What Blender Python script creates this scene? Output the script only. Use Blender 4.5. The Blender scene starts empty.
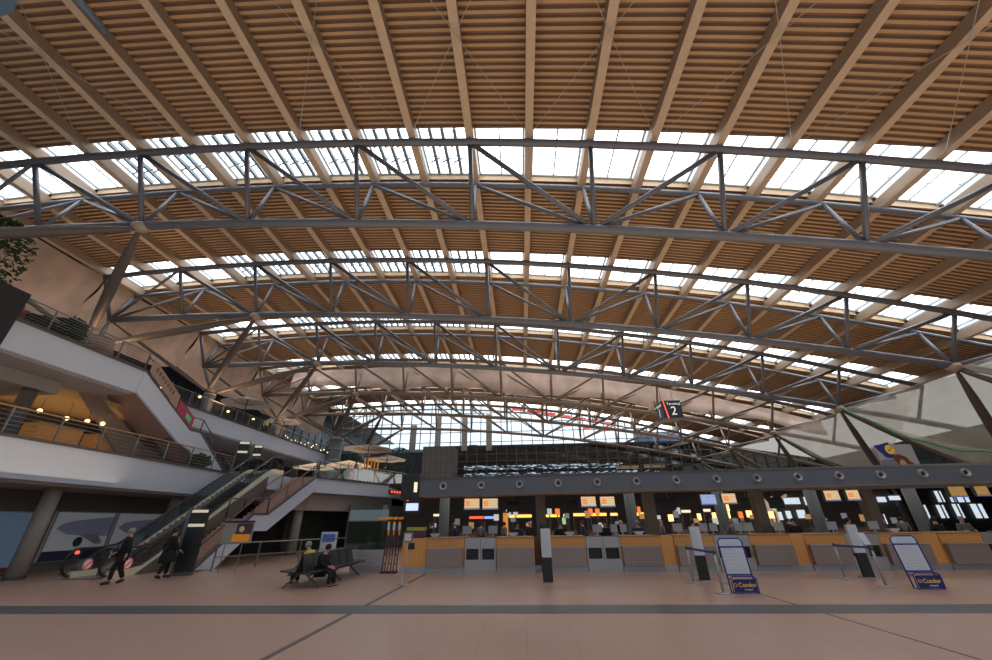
import bpy, math, random
from mathutils import Vector, Matrix
random.seed(7)
C = bpy.context.scene.collection
PI = math.pi
# ------------------------------------------------------------------ camera model (measured)
FP, PITCH, YAW, ROLL, EYE = 385.0, 0.465, 0.0556, 0.0125, 1.65
def _ray(px, py):
    a = px-496; b = py-330
    a0 = a*math.cos(ROLL)-b*math.sin(ROLL); b0 = a*math.sin(ROLL)+b*math.cos(ROLL)
    r = a0/FP; u = -b0/FP
    cy = math.cos(PITCH)-u*math.sin(PITCH); z = math.sin(PITCH)+u*math.cos(PITCH)
    return (r*math.cos(YAW)-cy*math.sin(YAW), r*math.sin(YAW)+cy*math.cos(YAW), z)
def aty(px, py, y): d = _ray(px, py); t = y/d[1]; return Vector((d[0]*t, y, d[2]*t+EYE))
def atz(px, py, z): d = _ray(px, py); t = (z-EYE)/d[2]; return Vector((d[0]*t, d[1]*t, z))
def atx(px, py, x): d = _ray(px, py); t = x/d[0]; return Vector((x, d[1]*t, d[2]*t+EYE))
cam_d = bpy.data.cameras.new('camera'); cam = bpy.data.objects.new('camera', cam_d); C.objects.link(cam)
cam_d.sensor_fit = 'HORIZONTAL'; cam_d.sensor_width = 36; cam_d.lens = FP/992*36; cam_d.clip_end = 500
R_ = Vector((math.cos(YAW), math.sin(YAW), 0)); F0 = Vector((-math.sin(YAW), math.cos(YAW), 0))
F_ = F0*math.cos(PITCH)+Vector((0, 0, math.sin(PITCH))); U_ = -F0*math.sin(PITCH)+Vector((0, 0, math.cos(PITCH)))
Rr = R_*math.cos(ROLL)-U_*math.sin(ROLL); Ur = R_*math.sin(ROLL)+U_*math.cos(ROLL)
cam.matrix_world = Matrix(((Rr.x, Ur.x, -F_.x, 0), (Rr.y, Ur.y, -F_.y, 0), (Rr.z, Ur.z, -F_.z, EYE), (0, 0, 0, 1)))
bpy.context.scene.camera = cam

# ------------------------------------------------------------------ materials
MATS = {}
def mat(name, col, rough=.5, metal=0, emit=0, vary=.12, scale=3.0, ecol=None, alpha=1, spec=.5, bump=0):
    if name in MATS: return MATS[name]
    m = bpy.data.materials.new(name); m.use_nodes = True; nt = m.node_tree; n = nt.nodes; b = n['Principled BSDF']
    b.inputs['Roughness'].default_value = rough; b.inputs['Metallic'].default_value = metal
    b.inputs['Specular IOR Level'].default_value = spec; b.inputs['Alpha'].default_value = alpha
    tc = n.new('ShaderNodeTexCoord'); no = n.new('ShaderNodeTexNoise'); no.inputs['Scale'].default_value = scale; no.inputs['Detail'].default_value = 3
    nt.links.new(tc.outputs['Object'], no.inputs['Vector'])
    mr = n.new('ShaderNodeMapRange'); mr.inputs[3].default_value = 1-vary; mr.inputs[4].default_value = 1+vary
    nt.links.new(no.outputs['Fac'], mr.inputs[0])
    mx = n.new('ShaderNodeMix'); mx.data_type = 'RGBA'; mx.blend_type = 'MULTIPLY'; mx.inputs[0].default_value = 1
    mx.inputs[6].default_value = (*col, 1); nt.links.new(mr.outputs[0], mx.inputs[7]); nt.links.new(mx.outputs[2], b.inputs['Base Color'])
    if bump:
        bp = n.new('ShaderNodeBump'); bp.inputs['Strength'].default_value = bump; nt.links.new(no.outputs['Fac'], bp.inputs['Height']); nt.links.new(bp.outputs[0], b.inputs['Normal'])
    if emit:
        b.inputs['Emission Color'].default_value = (*(ecol or col), 1); b.inputs['Emission Strength'].default_value = emit
    MATS[name] = m; return m
def glass(name, col, fac=.25, rough=.03):
    m = bpy.data.materials.new(name); m.use_nodes = True; nt = m.node_tree; n = nt.nodes; n.remove(n['Principled BSDF'])
    t = n.new('ShaderNodeBsdfTransparent'); t.inputs[0].default_value = (*col, 1)
    g = n.new('ShaderNodeBsdfGlossy'); g.inputs['Roughness'].default_value = rough; g.inputs[0].default_value = (.8, .85, .9, 1)
    fr = n.new('ShaderNodeFresnel'); fr.inputs[0].default_value = 1.45
    ma = n.new('ShaderNodeMath'); ma.operation = 'MULTIPLY_ADD'; ma.inputs[1].default_value = .8; ma.inputs[2].default_value = fac*.2
    nt.links.new(fr.outputs[0], ma.inputs[0])
    x = n.new('ShaderNodeMixShader'); nt.links.new(ma.outputs[0], x.inputs[0]); nt.links.new(t.outputs[0], x.inputs[1]); nt.links.new(g.outputs[0], x.inputs[2])
    nt.links.new(x.outputs[0], n['Material Output'].inputs[0]); MATS[name] = m; return m
def fabric(name, col, trans, clear):
    m = bpy.data.materials.new(name); m.use_nodes = True; nt = m.node_tree; n = nt.nodes; n.remove(n['Principled BSDF'])
    d = n.new('ShaderNodeBsdfDiffuse'); tl = n.new('ShaderNodeBsdfTranslucent'); tp = n.new('ShaderNodeBsdfTransparent')
    tc = n.new('ShaderNodeTexCoord'); no = n.new('ShaderNodeTexNoise'); no.inputs['Scale'].default_value = .5; no.inputs['Detail'].default_value = 5
    nt.links.new(tc.outputs['Object'], no.inputs['Vector'])
    cr = n.new('ShaderNodeValToRGB'); cr.color_ramp.elements[0].position = .3; cr.color_ramp.elements[1].position = .7
    cr.color_ramp.elements[0].color = (*[c*.72 for c in col], 1); cr.color_ramp.elements[1].color = (*[min(1, c*1.15) for c in col], 1)
    nt.links.new(no.outputs['Fac'], cr.inputs[0]); nt.links.new(cr.outputs[0], d.inputs[0]); nt.links.new(cr.outputs[0], tl.inputs[0])
    a = n.new('ShaderNodeMixShader'); a.inputs[0].default_value = trans; nt.links.new(d.outputs[0], a.inputs[1]); nt.links.new(tl.outputs[0], a.inputs[2])
    b = n.new('ShaderNodeMixShader'); b.inputs[0].default_value = clear; nt.links.new(a.outputs[0], b.inputs[1]); nt.links.new(tp.outputs[0], b.inputs[2])
    nt.links.new(b.outputs[0], n['Material Output'].inputs[0]); MATS[name] = m; return m
def gridmat(name, col, line, sx, sy, w, rough, axis='XY', vary=.1, metal=0, spec=.5):
    """tiles / grooves: col with darker joint lines every sx, sy metres"""
    m = bpy.data.materials.new(name); m.use_nodes = True; nt = m.node_tree; n = nt.nodes; b = n['Principled BSDF']
    b.inputs['Roughness'].default_value = rough; b.inputs['Metallic'].default_value = metal; b.inputs['Specular IOR Level'].default_value = spec
    ge = n.new('ShaderNodeNewGeometry'); sp = n.new('ShaderNodeSeparateXYZ'); nt.links.new(ge.outputs['Position'], sp.inputs[0])
    outs = []
    for ax, s in ((axis[0], sx), (axis[1], sy)):
        if not s: continue
        dv = n.new('ShaderNodeMath'); dv.operation = 'DIVIDE'; dv.inputs[1].default_value = s; nt.links.new(sp.outputs['XYZ'.index(ax)], dv.inputs[0])
        f = n.new('ShaderNodeMath'); f.operation = 'FRACT'; nt.links.new(dv.outputs[0], f.inputs[0])
        l = n.new('ShaderNodeMath'); l.operation = 'LESS_THAN'; l.inputs[1].default_value = w/s; nt.links.new(f.outputs[0], l.inputs[0]); outs.append(l)
    if len(outs) == 2:
        mm = n.new('ShaderNodeMath'); mm.operation = 'MAXIMUM'; nt.links.new(outs[0].outputs[0], mm.inputs[0]); nt.links.new(outs[1].outputs[0], mm.inputs[1])
    else: mm = outs[0]
    no = n.new('ShaderNodeTexNoise'); no.inputs['Scale'].default_value = .7; no.inputs['Detail'].default_value = 6; nt.links.new(ge.outputs['Position'], no.inputs['Vector'])
    mr = n.new('ShaderNodeMapRange'); mr.inputs[3].default_value = 1-vary; mr.inputs[4].default_value = 1+vary; nt.links.new(no.outputs['Fac'], mr.inputs[0])
    mx = n.new('ShaderNodeMix'); mx.data_type = 'RGBA'; mx.inputs[6].default_value = (*col, 1); mx.inputs[7].default_value = (*line, 1); nt.links.new(mm.outputs[0], mx.inputs[0])
    m2 = n.new('ShaderNodeMix'); m2.data_type = 'RGBA'; m2.blend_type = 'MULTIPLY'; m2.inputs[0].default_value = 1
    nt.links.new(mx.outputs[2], m2.inputs[6]); nt.links.new(mr.outputs[0], m2.inputs[7]); nt.links.new(m2.outputs[2], b.inputs['Base Color'])
    MATS[name] = m; return m

steel = mat('steel', (.15, .155, .175), .42, .25, vary=.15, scale=1.5)
steel_d = mat('steel_dark', (.10, .095, .095), .5, .2)
warmsteel = mat('warm_steel', (.42, .33, .25), .5, .2)
timber = mat('timber', (.56, .41, .28), .6, vary=.18, scale=2)
timber_side = mat('timber_side', (.50, .35, .21), .6, vary=.18, scale=2)
slatm = mat('roof_slat', (.50, .31, .165), .6, vary=.2, scale=.8)
gapm = mat('roof_gap_shade', (.25, .15, .09), .8)  # shade between the slats put into the gap colour
sky_p = mat('skylight_pane', (.8, .88, 1), .3, emit=4.0, ecol=(.90, .95, 1.0), vary=.02)
glaze = mat('glazing_bar', (.45, .52, .55), .5)
white_b = mat('white_render', (.58, .64, .76), .6, vary=.05, scale=.6)
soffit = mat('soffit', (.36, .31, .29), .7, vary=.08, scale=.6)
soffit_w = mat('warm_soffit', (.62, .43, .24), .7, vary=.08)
concrete = mat('concrete', (.33, .32, .31), .7, vary=.12, scale=1.2)
dark = mat('dark_void', (.018, .016, .016), .6)
darkb = mat('dark_blue', (.02, .028, .04), .4)
blackm = mat('black', (.012, .012, .014), .45)
blackfab = mat('black_cloth', (.01, .01, .012), .85)
rubber = mat('handrail_rubber', (.02, .02, .022), .3)
railm = mat('rail_steel', (.28, .28, .28), .35, .7)
woodrail = mat('wood_handrail', (.34, .19, .09), .4)
steelp = gridmat('brushed_panel', (.34, .275, .25), (.22, .19, .18), 0, .045, .012, .38, 'XZ', metal=.35)
steelpl = mat('steel_plain', (.40, .40, .41), .35, .5, vary=.06)
woodc = gridmat('counter_wood', (.76, .35, .10), (.36, .17, .05), .12, .07, .008, .45, 'XZ', vary=.12)
woodv = gridmat('counter_wood_plain', (.76, .35, .10), (.45, .22, .06), .16, 0, .006, .45, 'XZ', vary=.12)
beamm = mat('bulkhead_grey', (.125, .14, .165), .5, .1, vary=.06)
cream = mat('cream_lit', (.75, .68, .5), .5, emit=.45, vary=.05)
paper = mat('paper', (.62, .66, .72), .7, vary=.06, scale=30)
papertext = mat('paper_grey', (.52, .55, .6), .7)
bluem = mat('frame_blue', (.02, .035, .28), .4)
navy = mat('board_navy', (.012, .022, .14), .45)
gold = mat('gold_letters', (.75, .48, .08), .5, emit=.15)
whitel = mat('white_letters', (.8, .8, .76), .5, emit=.5)
redm = mat('red_paint', (.7, .04, .03), .5, emit=.2)
redg = mat('girder_red', (.8, .05, .03), .5, emit=1.0)  # girders given their own glow to look brightly lit
orange = mat('orange_plastic', (.85, .30, .03), .5, emit=.12)
yellow_l = mat('yellow_light', (1, .5, .07), .5, emit=2.2, ecol=(1, .48, .06), vary=.3, scale=4)
warm_l = mat('warm_lamp', (1, .72, .35), .5, emit=3.2, ecol=(1, .62, .26))
warmw_l = mat('warm_white_panel', (1, .85, .6), .5, emit=.9, ecol=(1, .82, .55), vary=.4, scale=2)
red_l = mat('red_light', (1, .1, .04), .5, emit=1.2, ecol=(1, .12, .05))
blue_l = mat('blue_light', (.2, .35, 1), .5, emit=1.0, ecol=(.35, .5, 1))
green_l = mat('green_light', (.1, .8, .3), .5, emit=.8, ecol=(.2, .9, .35))
day_l = mat('daylight_pane', (.5, .55, .6), .3, emit=.85, ecol=(.75, .85, .95), vary=.6, scale=3)
purple = mat('purple_frame', (.09, .02, .07), .45)
greyfab = mat('seat_black', (.035, .037, .045), .4)
green = mat('foliage', (.03, .06, .018), .7, vary=.5, scale=8)
pink = mat('pink_flowers', (.45, .06, .16), .6, vary=.4, scale=20)
skin = mat('skin', (.50, .30, .22), .55, vary=.05)
hair_g = mat('hair_grey', (.30, .28, .26), .8)
hair_d = mat('hair_dark', (.03, .02, .015), .8)
shirt_b = mat('light_blue_cloth', (.12, .28, .55), .8)
shirt_y = mat('yellow_cloth', (.6, .6, .1), .8)
brownc = mat('brown_pillar', (.13, .095, .07), .6)
colg = mat('green_grey_column', (.13, .16, .17), .5, vary=.08)
stairm = gridmat('stair_terracotta', (.44, .27, .215), (.3, .18, .14), 0, .4, .01, .6, 'XY')
umbm = mat('canvas', (.50, .43, .36), .8, vary=.08)
whiteumb = mat('pale_canvas', (.55, .52, .48), .8, vary=.08)
glass_g = glass('green_glass', (.42, .50, .44), .5)
glass_c = glass('clear_glass', (.90, .94, .94), .1)
strutm = mat('strut_brown', (.12, .095, .08), .5, .15)
glass_d = mat('dark_mirror_glass', (.02, .022, .026), .08, 0, spec=1.0, vary=.05)
sheet = fabric('beige_sheet', (.80, .60, .47), .2, 0)
net = fabric('netting', (.86, .77, .66), .5, .54)
floor_m = gridmat('floor_tile', (.47, .305, .235), (.34, .215, .165), .75, .38, .012, .30, 'XY', vary=.07, spec=.45)
band_m = gridmat('floor_band', (.085, .095, .10), (.07, .078, .08), .75, 0, .01, .33, 'XY')
fids = gridmat('fids_screen', (.75, .62, .38), (.65, .3, .08), 0, .07, .02, .5, 'XZ')
_b = fids.node_tree.nodes['Principled BSDF']; _l = [l for l in fids.node_tree.links if l.to_socket == _b.inputs['Base Color']][0].from_socket
fids.node_tree.links.new(_l, _b.inputs['Emission Color']); _b.inputs['Emission Strength'].default_value = .75

# ------------------------------------------------------------------ mesh builder
class MB:
    def __init__(s): s.v = []; s.f = []; s.m = []; s.mi = 0
    def poly(s, pts, faces):
        o = len(s.v); s.v += [tuple(p) for p in pts]
        for f in faces: s.f.append(tuple(o+i for i in f)); s.m.append(s.mi)
        return s
    def box(s, x0, x1, y0, y1, z0, z1):
        p = [(x, y, z) for z in (z0, z1) for y in (y0, y1) for x in (x0, x1)]
        s.poly(p, [(0, 2, 3, 1), (4, 5, 7, 6), (0, 1, 5, 4), (2, 6, 7, 3), (0, 4, 6, 2), (1, 3, 7, 5)]); return s
    def bar(s, a, b, w, h, up=(0, 0, 1)):
        a = Vector(a); b = Vector(b); d = (b-a).normalized(); u = Vector(up)
        r = d.cross(u); r = r.normalized() if r.length > 1e-4 else Vector((1, 0, 0)); u = r.cross(d)
        p = [q+r*i*w/2+u*j*h/2 for q in (a, b) for i, j in ((-1, -1), (1, -1), (1, 1), (-1, 1))]
        s.poly(p, [(3, 2, 1, 0), (4, 5, 6, 7), (0, 1, 5, 4), (1, 2, 6, 5), (2, 3, 7, 6), (3, 0, 4, 7)]); return s
    def tube(s, pts, r, n=8, cap=True):
        pts = [Vector(p) for p in pts]; rs = r if isinstance(r, (list, tuple)) else [r]*len(pts)
        o = len(s.v); prev = None
        for i, p in enumerate(pts):
            d = (pts[min(i+1, len(pts)-1)]-pts[max(i-1, 0)]).normalized()
            if prev is None: u = d.orthogonal().normalized()
            else: u = (prev-d*prev.dot(d)); u = u.normalized() if u.length > 1e-5 else d.orthogonal().normalized()
            prev = u; w = d.cross(u)
            for k in range(n):
                a = 2*PI*k/n; s.v.append(tuple(p+(u*math.cos(a)+w*math.sin(a))*rs[i]))
        for i in range(len(pts)-1):
            for k in range(n):
                s.f.append((o+i*n+k, o+i*n+(k+1) % n, o+(i+1)*n+(k+1) % n, o+(i+1)*n+k)); s.m.append(s.mi)
        if cap:
            s.f.append(tuple(o+k for k in reversed(range(n)))); s.m.append(s.mi)
            s.f.append(tuple(o+(len(pts)-1)*n+k for k in range(n))); s.m.append(s.mi)
        return s
    def prism(s, poly, z0, z1):
        n = len(poly); p = [(x, y, z0) for x, y in poly]+[(x, y, z1) for x, y in poly]
        s.poly(p, [tuple(reversed(range(n))), tuple(range(n, 2*n))]+[(i, (i+1) % n, n+(i+1) % n, n+i) for i in range(n)]); return s
    def prismx(s, yz, x0, x1):
        n = len(yz); p = [(x0, y, z) for y, z in yz]+[(x1, y, z) for y, z in yz]
        s.poly(p, [tuple(range(n)), tuple(reversed(range(n, 2*n)))]+[(i, n+i, n+(i+1) % n, (i+1) % n) for i in range(n)]); return s
    def ell(s, c, r, nu=12, nv=8):
        p = []
        for j in range(nv+1):
            t = PI*j/nv
            for i in range(nu): a = 2*PI*i/nu; p.append((c[0]+r[0]*math.sin(t)*math.cos(a), c[1]+r[1]*math.sin(t)*math.sin(a), c[2]+r[2]*math.cos(t)))
        s.poly(p, [(j*nu+i, (j+1)*nu+i, (j+1)*nu+(i+1) % nu, j*nu+(i+1) % nu) for j in range(nv) for i in range(nu)]); return s
    def build(s, name, m, parent=None, smooth=False, origin=None):
        me = bpy.data.meshes.new(name); off = Vector((0, 0, 0)); q = parent
        while q is not None: off += q.location; q = q.parent
        if parent is None:
            xs = [v[0] for v in s.v]; ys = [v[1] for v in s.v]; zs = [v[2] for v in s.v]
            off = Vector(origin) if origin else Vector(((min(xs)+max(xs))/2, (min(ys)+max(ys))/2, min(zs)))
        me.from_pydata([tuple(Vector(v)-off) for v in s.v], [], s.f)
        ms = m if isinstance(m, (list, tuple)) else [m]
        for x in ms: me.materials.append(x)
        me.polygons.foreach_set('material_index', s.m)
        if smooth: me.polygons.foreach_set('use_smooth', [True]*len(s.f))
        me.update(); o = bpy.data.objects.new(name, me); C.objects.link(o)
        if parent: o.parent = parent
        else: o.location = off
        return o
def tag(o, label=None, cat=None, group=None, kind=None):
    if label: o['label'] = label
    if cat: o['category'] = cat
    if group: o['group'] = group
    if kind: o['kind'] = kind
    return o
def thing(name, loc, label, cat, group=None, kind=None):
    o = bpy.data.objects.new(name, None); o.empty_display_size = .1; C.objects.link(o); o.location = loc
    return tag(o, label, cat, group, kind)
def struct(name, mb, m, parent=None, smooth=False):
    o = mb.build(name, m, parent, smooth)
    if parent is None: o['kind'] = 'structure'
    return o
def text(s, loc, size, m, parent, rx=PI/2, rz=0, name='lettering', sx=1):
    cu = bpy.data.curves.new(name, 'FONT'); cu.body = s; cu.size = size; cu.extrude = .004; cu.align_x = 'CENTER'; cu.align_y = 'CENTER'
    cu.materials.append(m); o = bpy.data.objects.new(name, cu); C.objects.link(o); off = Vector((0, 0, 0)); q = parent
    while q is not None: off += q.location; q = q.parent
    bpy.context.view_layer.update(); me = bpy.data.meshes.new_from_object(o.evaluated_get(bpy.context.evaluated_depsgraph_get())); bpy.data.objects.remove(o)
    o = bpy.data.objects.new(name, me); C.objects.link(o); me.materials.clear(); me.materials.append(m)
    o.parent = parent; o.location = Vector(loc)-off; o.rotation_euler = (rx, 0, rz); o.scale = (sx, 1, 1); return o
NTH = ['nearest', 'second', 'third', 'fourth', 'fifth', 'sixth', 'seventh', 'eighth', 'ninth', 'tenth', 'eleventh', 'twelfth', 'thirteenth', 'fourteenth', 'fifteenth', 'sixteenth']

# ------------------------------------------------------------------ roof geometry
S = 2.722
X0, H, Y1, D = 1.35*S, 5.57*S+1.65, 4.395*S, 3.35*S
W, YO, DZ = .885*S, .565*S, 1.31*S
def yt(k): return Y1+D*(k-1)
def zA(j): return H+(-.1347*j-.0092*j*j)*S
def A(k, j): return Vector((X0+j*S, yt(k), zA(j)))
def Bn(k, j): return Vector((X0+j*S, yt(k)+W, zA(j)-.05*S))
def Cn(k, j): return Vector((X0+j*S, yt(k)+YO, H-DZ+(-.1222*j-.00577*j*j)*S))
JL, JR = -12, 10
def frange(a, b, s):
    n = int(round((b-a)/s)); return [a+i*s for i in range(n+1)]
NK = 6
warmst = mat('far_steel_warm_lit', (.24, .18, .14), .5, .1)  # warm light on the far trusses painted into their steel colour
steel0 = steel
for k in range(0, NK+1):
    steel = steel0 if k < 4 else warmst
    if k == 0: continue
    t = thing('roof_truss', (X0, yt(k)+YO, H-DZ), 'grey steel tube roof truss, %s from the viewer' % NTH[k-1], 'truss', 'arched roof trusses', 'structure')
    MB().tube([A(k, j) for j in frange(JL, JR, 1)], .18, 10).build('top_chord', steel, t, True)
    MB().tube([Bn(k, j) for j in frange(JL, JR, 1)], .14, 10).build('rear_chord', steel, t, True)
    MB().tube([Cn(k, j) for j in frange(-12, 12, 1)], .215, 10).build('bottom_chord', steel, t, True)
    for j in range(-12, 11, 2):
        MB().tube([A(k, j), Cn(k, j)], .115, 8).build('web_post', steel, t, True)
        if -12 < j < 10: MB().tube([Bn(k, j), Cn(k, j)], .10, 8).build('web_post', steel, t, True)
        if -12 < j < 0 or j == 10: q = -1
        if -10 <= j < 0:
            MB().tube([A(k, j), Cn(k, j+2)], .115, 8).build('web_brace', steel, t, True)
            MB().tube([Bn(k, j), Cn(k, j+2)], .10, 8).build('web_brace', steel, t, True)
        if 0 < j <= 10:
            MB().tube([A(k, j), Cn(k, j-2)], .115, 8).build('web_brace', steel, t, True)
            MB().tube([Bn(k, j), Cn(k, j-2)], .10, 8).build('web_brace', steel, t, True)
    MB().tube([Cn(k, -12), A(k, -10)], .09, 8).build('web_brace', steel, t, True)
    MB().tube([Cn(k, -12), Bn(k, -10)], .09, 8).build('web_brace', steel, t, True)
    MB().tube([Cn(k, -12), Bn(k, -12)], .11, 8).build('web_brace', steel, t, True)
    for s_ in (-8, 8):
        c = Cn(k, s_); MB().ell((c.x, c.y, c.z-.12), (.42, .34, .26)).build('support_node', warmsteel, t, True)

steel = steel0
# purlins
timber_dk = mat('timber_shaded_flank', (.30, .215, .15), .6, vary=.15)  # shade on the beam sides painted in as darker timber
PB, PH = .16, .52
YN, YF = -7.0, yt(NK)+W+.6
nL = 0
for j in range(-12, 11):
    z = zA(j)+PB; x = X0+j*S
    if j < -1: lab = 'tan laminated timber roof beam, number %s to the left of the arch crown beam' % NTH[-j-1].replace('nearest', 'one').replace('second', 'two').replace('third', 'three').replace('fourth', 'four').replace('fifth', 'five').replace('sixth', 'six').replace('seventh', 'seven').replace('eighth', 'eight').replace('ninth', 'nine').replace('tenth', 'ten').replace('eleventh', 'eleven').replace('twelfth', 'twelve')
    elif j == 0: lab = 'tan laminated timber roof beam over the centre of the trusses'
    elif j == -1: lab = 'tan timber roof beam just left of the centre one'
    else: lab = 'tan laminated timber roof beam, %s one right of the centre beam' % (NTH[j-1] if j > 1 else 'first')
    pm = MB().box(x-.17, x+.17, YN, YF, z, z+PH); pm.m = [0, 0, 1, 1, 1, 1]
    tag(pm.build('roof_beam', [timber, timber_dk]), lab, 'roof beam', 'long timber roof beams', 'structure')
# slatted deck, one bay between skylights
def zdeck(xx): j = (xx-X0)/S; return zA(j)+PB+PH
xs = [X0+j*S for j in frange(-12.25, 10.15, 22.4/28)]
P_ = .262
edges = [(YN, yt(0)-.3)]+[(yt(k)+W+.28, yt(k+1)-.3) for k in range(0, NK)]+[(yt(NK)+W+.28, YF)]
for i, (ya, yb) in enumerate(edges):
    mb = MB(); prof = []; y = ya; n = int((yb-ya)/P_); st = (yb-ya)/n
    for q in range(n):
        y = ya+q*st; prof += [(y, -.0, 0), (y+st*.42, -.0, 1), (y+st*.56, .10, 1), (y+st*.86, .10, 1)]
    prof.append((yb, 0, 0)); nx = len(xs); o = 0
    for (yy, dz, m_) in prof:
        for xx in xs: mb.v.append((xx, yy, zdeck(xx)+dz))
    for a in range(len(prof)-1):
        mi = 0 if a % 4 == 0 else 1
        for b in range(nx-1):
            mb.f.append((a*nx+b, (a+1)*nx+b, (a+1)*nx+b+1, a*nx+b+1)); mb.m.append(mi)
    struct('ceiling', mb, [slatm, gapm])
# skylights
for k in range(0, NK+1):
    root = thing('window_%d' % (k+1), (X0, yt(k), H), None, None, None, 'structure')
    y0, y1 = yt(k)-.3, yt(k)+W+.28
    mb = MB(); fr = MB(); up = MB(); fins = MB()
    for j in range(-12, 10):
        xa, xb = X0+j*S+.17, X0+(j+1)*S-.17
        za, zb = zdeck(xa)+.30, zdeck(xb)+.30
        mb.poly([(xa, y0, za), (xb, y0, zb), (xb, y1, zb), (xa, y1, za)], [(0, 3, 2, 1)])
        xm = (xa+xb)/2; zm = (za+zb)/2-.03
        fr.bar((xm, y0, zm), (xm, y1, zm), .07, .09)
        for yy in (y0+.05, y1-.05): fr.bar((xa, yy, za-.03), (xb, yy, zb-.03), .09, .10)
        fr.bar((xa+.05, y0, za-.05), (xa+.05, y1, za-.05), .10, .12); fr.bar((xb-.05, y0, zb-.05), (xb-.05, y1, zb-.05), .10, .12)
        fr.bar((xa, (y0+y1)/2+.3, zm), (xb, (y0+y1)/2+.3, zm+(zb-za)*.5), .03, .05)
        for yy in (y0, y1): up.poly([(xa-.3, yy, za-.40), (xb+.3, yy, zb-.40), (xb+.3, yy, zb+.02), (xa-.3, yy, za+.02)], [(0, 1, 2, 3)])
        if k <= 4 and -9 <= j <= -3:      # tilted smoke-vent louvres
            for q in range(1, 4):
                xx = xa+(xb-xa)*q/4; zz = za+(zb-za)*q/4-.12
                fins.bar((xx, y0+.2, zz), (xx, y1-.2, zz), .15, .2)
                for yy in (.35, .65): fins.bar((xx-.28, y0+(y1-y0)*yy, zz-.22), (xx+.2, y0+(y1-y0)*yy, zz+.1), .06, .06)
    mb.build('panes', sky_p, root); fr.build('glazing_bars', glaze, root); up.build('kerb', timber_side, root)
    if fins.v: fins.build('louvre_fins', mat('fin_blue_grey', (.20, .26, .30), .5), root)
# thin roof tie cables crossing near bay
for i, (ja, jb) in enumerate([(-9, -7), (-5, -3), (-1, 1), (3, 5), (-3, -1), (1, 3)]):
    a = A(1, ja)+Vector((0, -.3, .1)); b = Vector((X0+jb*S, 3.5, zA(jb)+.12)); a2 = A(1, jb)+Vector((0, -.3, .1)); b2 = Vector((X0+ja*S, 3.5, zA(ja)+.12))
    w = MB().tube([a, b], .012, 5); w.tube([a2, b2], .012, 5)
    tag(w.build('bracing_cables', steelpl), ['crossed thin bracing cables under the slatted roof at far left', 'crossed thin bracing cables left of the crown, outer pair', 'crossed thin bracing cables across the crown beam', 'crossed thin bracing cables right of the crown, outer pair', 'crossed thin bracing cables immediately left of the crown', 'crossed thin bracing cables immediately right of the crown'][i], 'cable', 'roof bracing cables', 'structure')

# struts and their feet
FX, FZ = -23.5, 10.9
GX, GZ = 30.5, 3.3
side = {0: 'left', 1: 'right'}
def strut(a, b, r, lab):
    a = Vector(a); b = Vector(b); pts = [a.lerp(b, t) for t in (0, .06, .25, .5, .75, .94, 1)]; r = r*.82
    tag(MB().tube(pts, [r*.35, r*.55, r*.9, r, r*.85, r*.5, r*.3], 12).build('raking_strut', strutm, None, True), lab, 'strut', 'raking roof struts', 'structure')
for i in range(0, 6):
    ym = yt(i)+D/2+YO
    for sd, (fx, fz, jj) in enumerate(((FX, FZ, -8), (GX, GZ, 8))):
        if sd == 0 and i >= 4: fx = -21.65
        foot = Vector((fx, ym, fz))
        for q, kk in ((-.35, i), (.35, i+1)):
            if kk < 1 or kk > NK: continue
            c = Cn(kk, jj)+Vector((0, 0, -.2))
            strut(foot+Vector((0, q, 0)), c, .30, 'thick tapered steel strut on the %s holding the %s truss, its %s leg' % (side[sd], NTH[kk-1], 'far' if q < 0 else 'near'))
            if sd == 0:
                c2 = Cn(kk, -12); strut(foot+Vector((-.2, q, 0)), c2, .15, 'slim outer strut at the %s edge of the %s truss, %s leg' % (side[sd], NTH[kk-1], 'far' if q < 0 else 'near'))
            else:
                c2 = Cn(kk, 12); strut(foot+Vector((.2, q, 0)), c2, .15, 'slim outer strut at the %s edge of the %s truss, %s leg' % (side[sd], NTH[kk-1], 'far' if q < 0 else 'near'))
        b0 = 9.0 if sd == 0 else 0
        if i >= 4 and sd == 0: b0 = 4.5
        rad = .8 if (i >= 4 and sd == 0) else .38
        lab = ('round ribbed steel clad pillar rising from the restaurant terrace' if i == 4 and sd == 0 else 'steel pedestal under the strut feet on the %s, %s one' % (side[sd], NTH[i]))
        p = thing('pillar', (fx, ym, b0), lab, 'pillar', None, 'structure')
        m_ = MB().tube([(fx, ym, b0), (fx, ym, fz-.05)], [rad, rad], 20); m_.build('shaft', colg if rad > .5 else steel_d, p, True)
        rg = MB()
        for zz in frange(b0+.2, fz-.4, 1.2 if rad > .5 else .9): rg.tube([(fx, ym, zz), (fx, ym, zz+.12)], rad+.05, 20)
        rg.build('rings', steelpl if rad > .5 else steel_d, p)
        MB().tube([(fx, ym, fz-.25), (fx, ym, fz+.12)], [rad*1.1, rad*.6], 16).build('hinge_cap', warmsteel, p)

# ------------------------------------------------------------------ floor
fl = MB().box(-36, 44, -9, 9.58, -.3, 0); struct('floor', fl, floor_m)
struct('floor', MB().box(-36, 44, 10.52, 90, -.3, 0), floor_m)
struct('trim_1', MB().box(-36, 44, 9.58, 10.52, -.3, 0.0), band_m)
lineM = mat('joint_strip', (.11, .09, .085), .5)
for i, xx in enumerate((-3.64, 5.85)):
    w = .05 if i == 0 else .02
    struct('trim_%d' % (i+2), MB().box(xx-w, xx+w, 10.52, 16.6, -.01, .004).box(xx-w, xx+w, -5, 9.58, -.01, .004), lineM)

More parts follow.
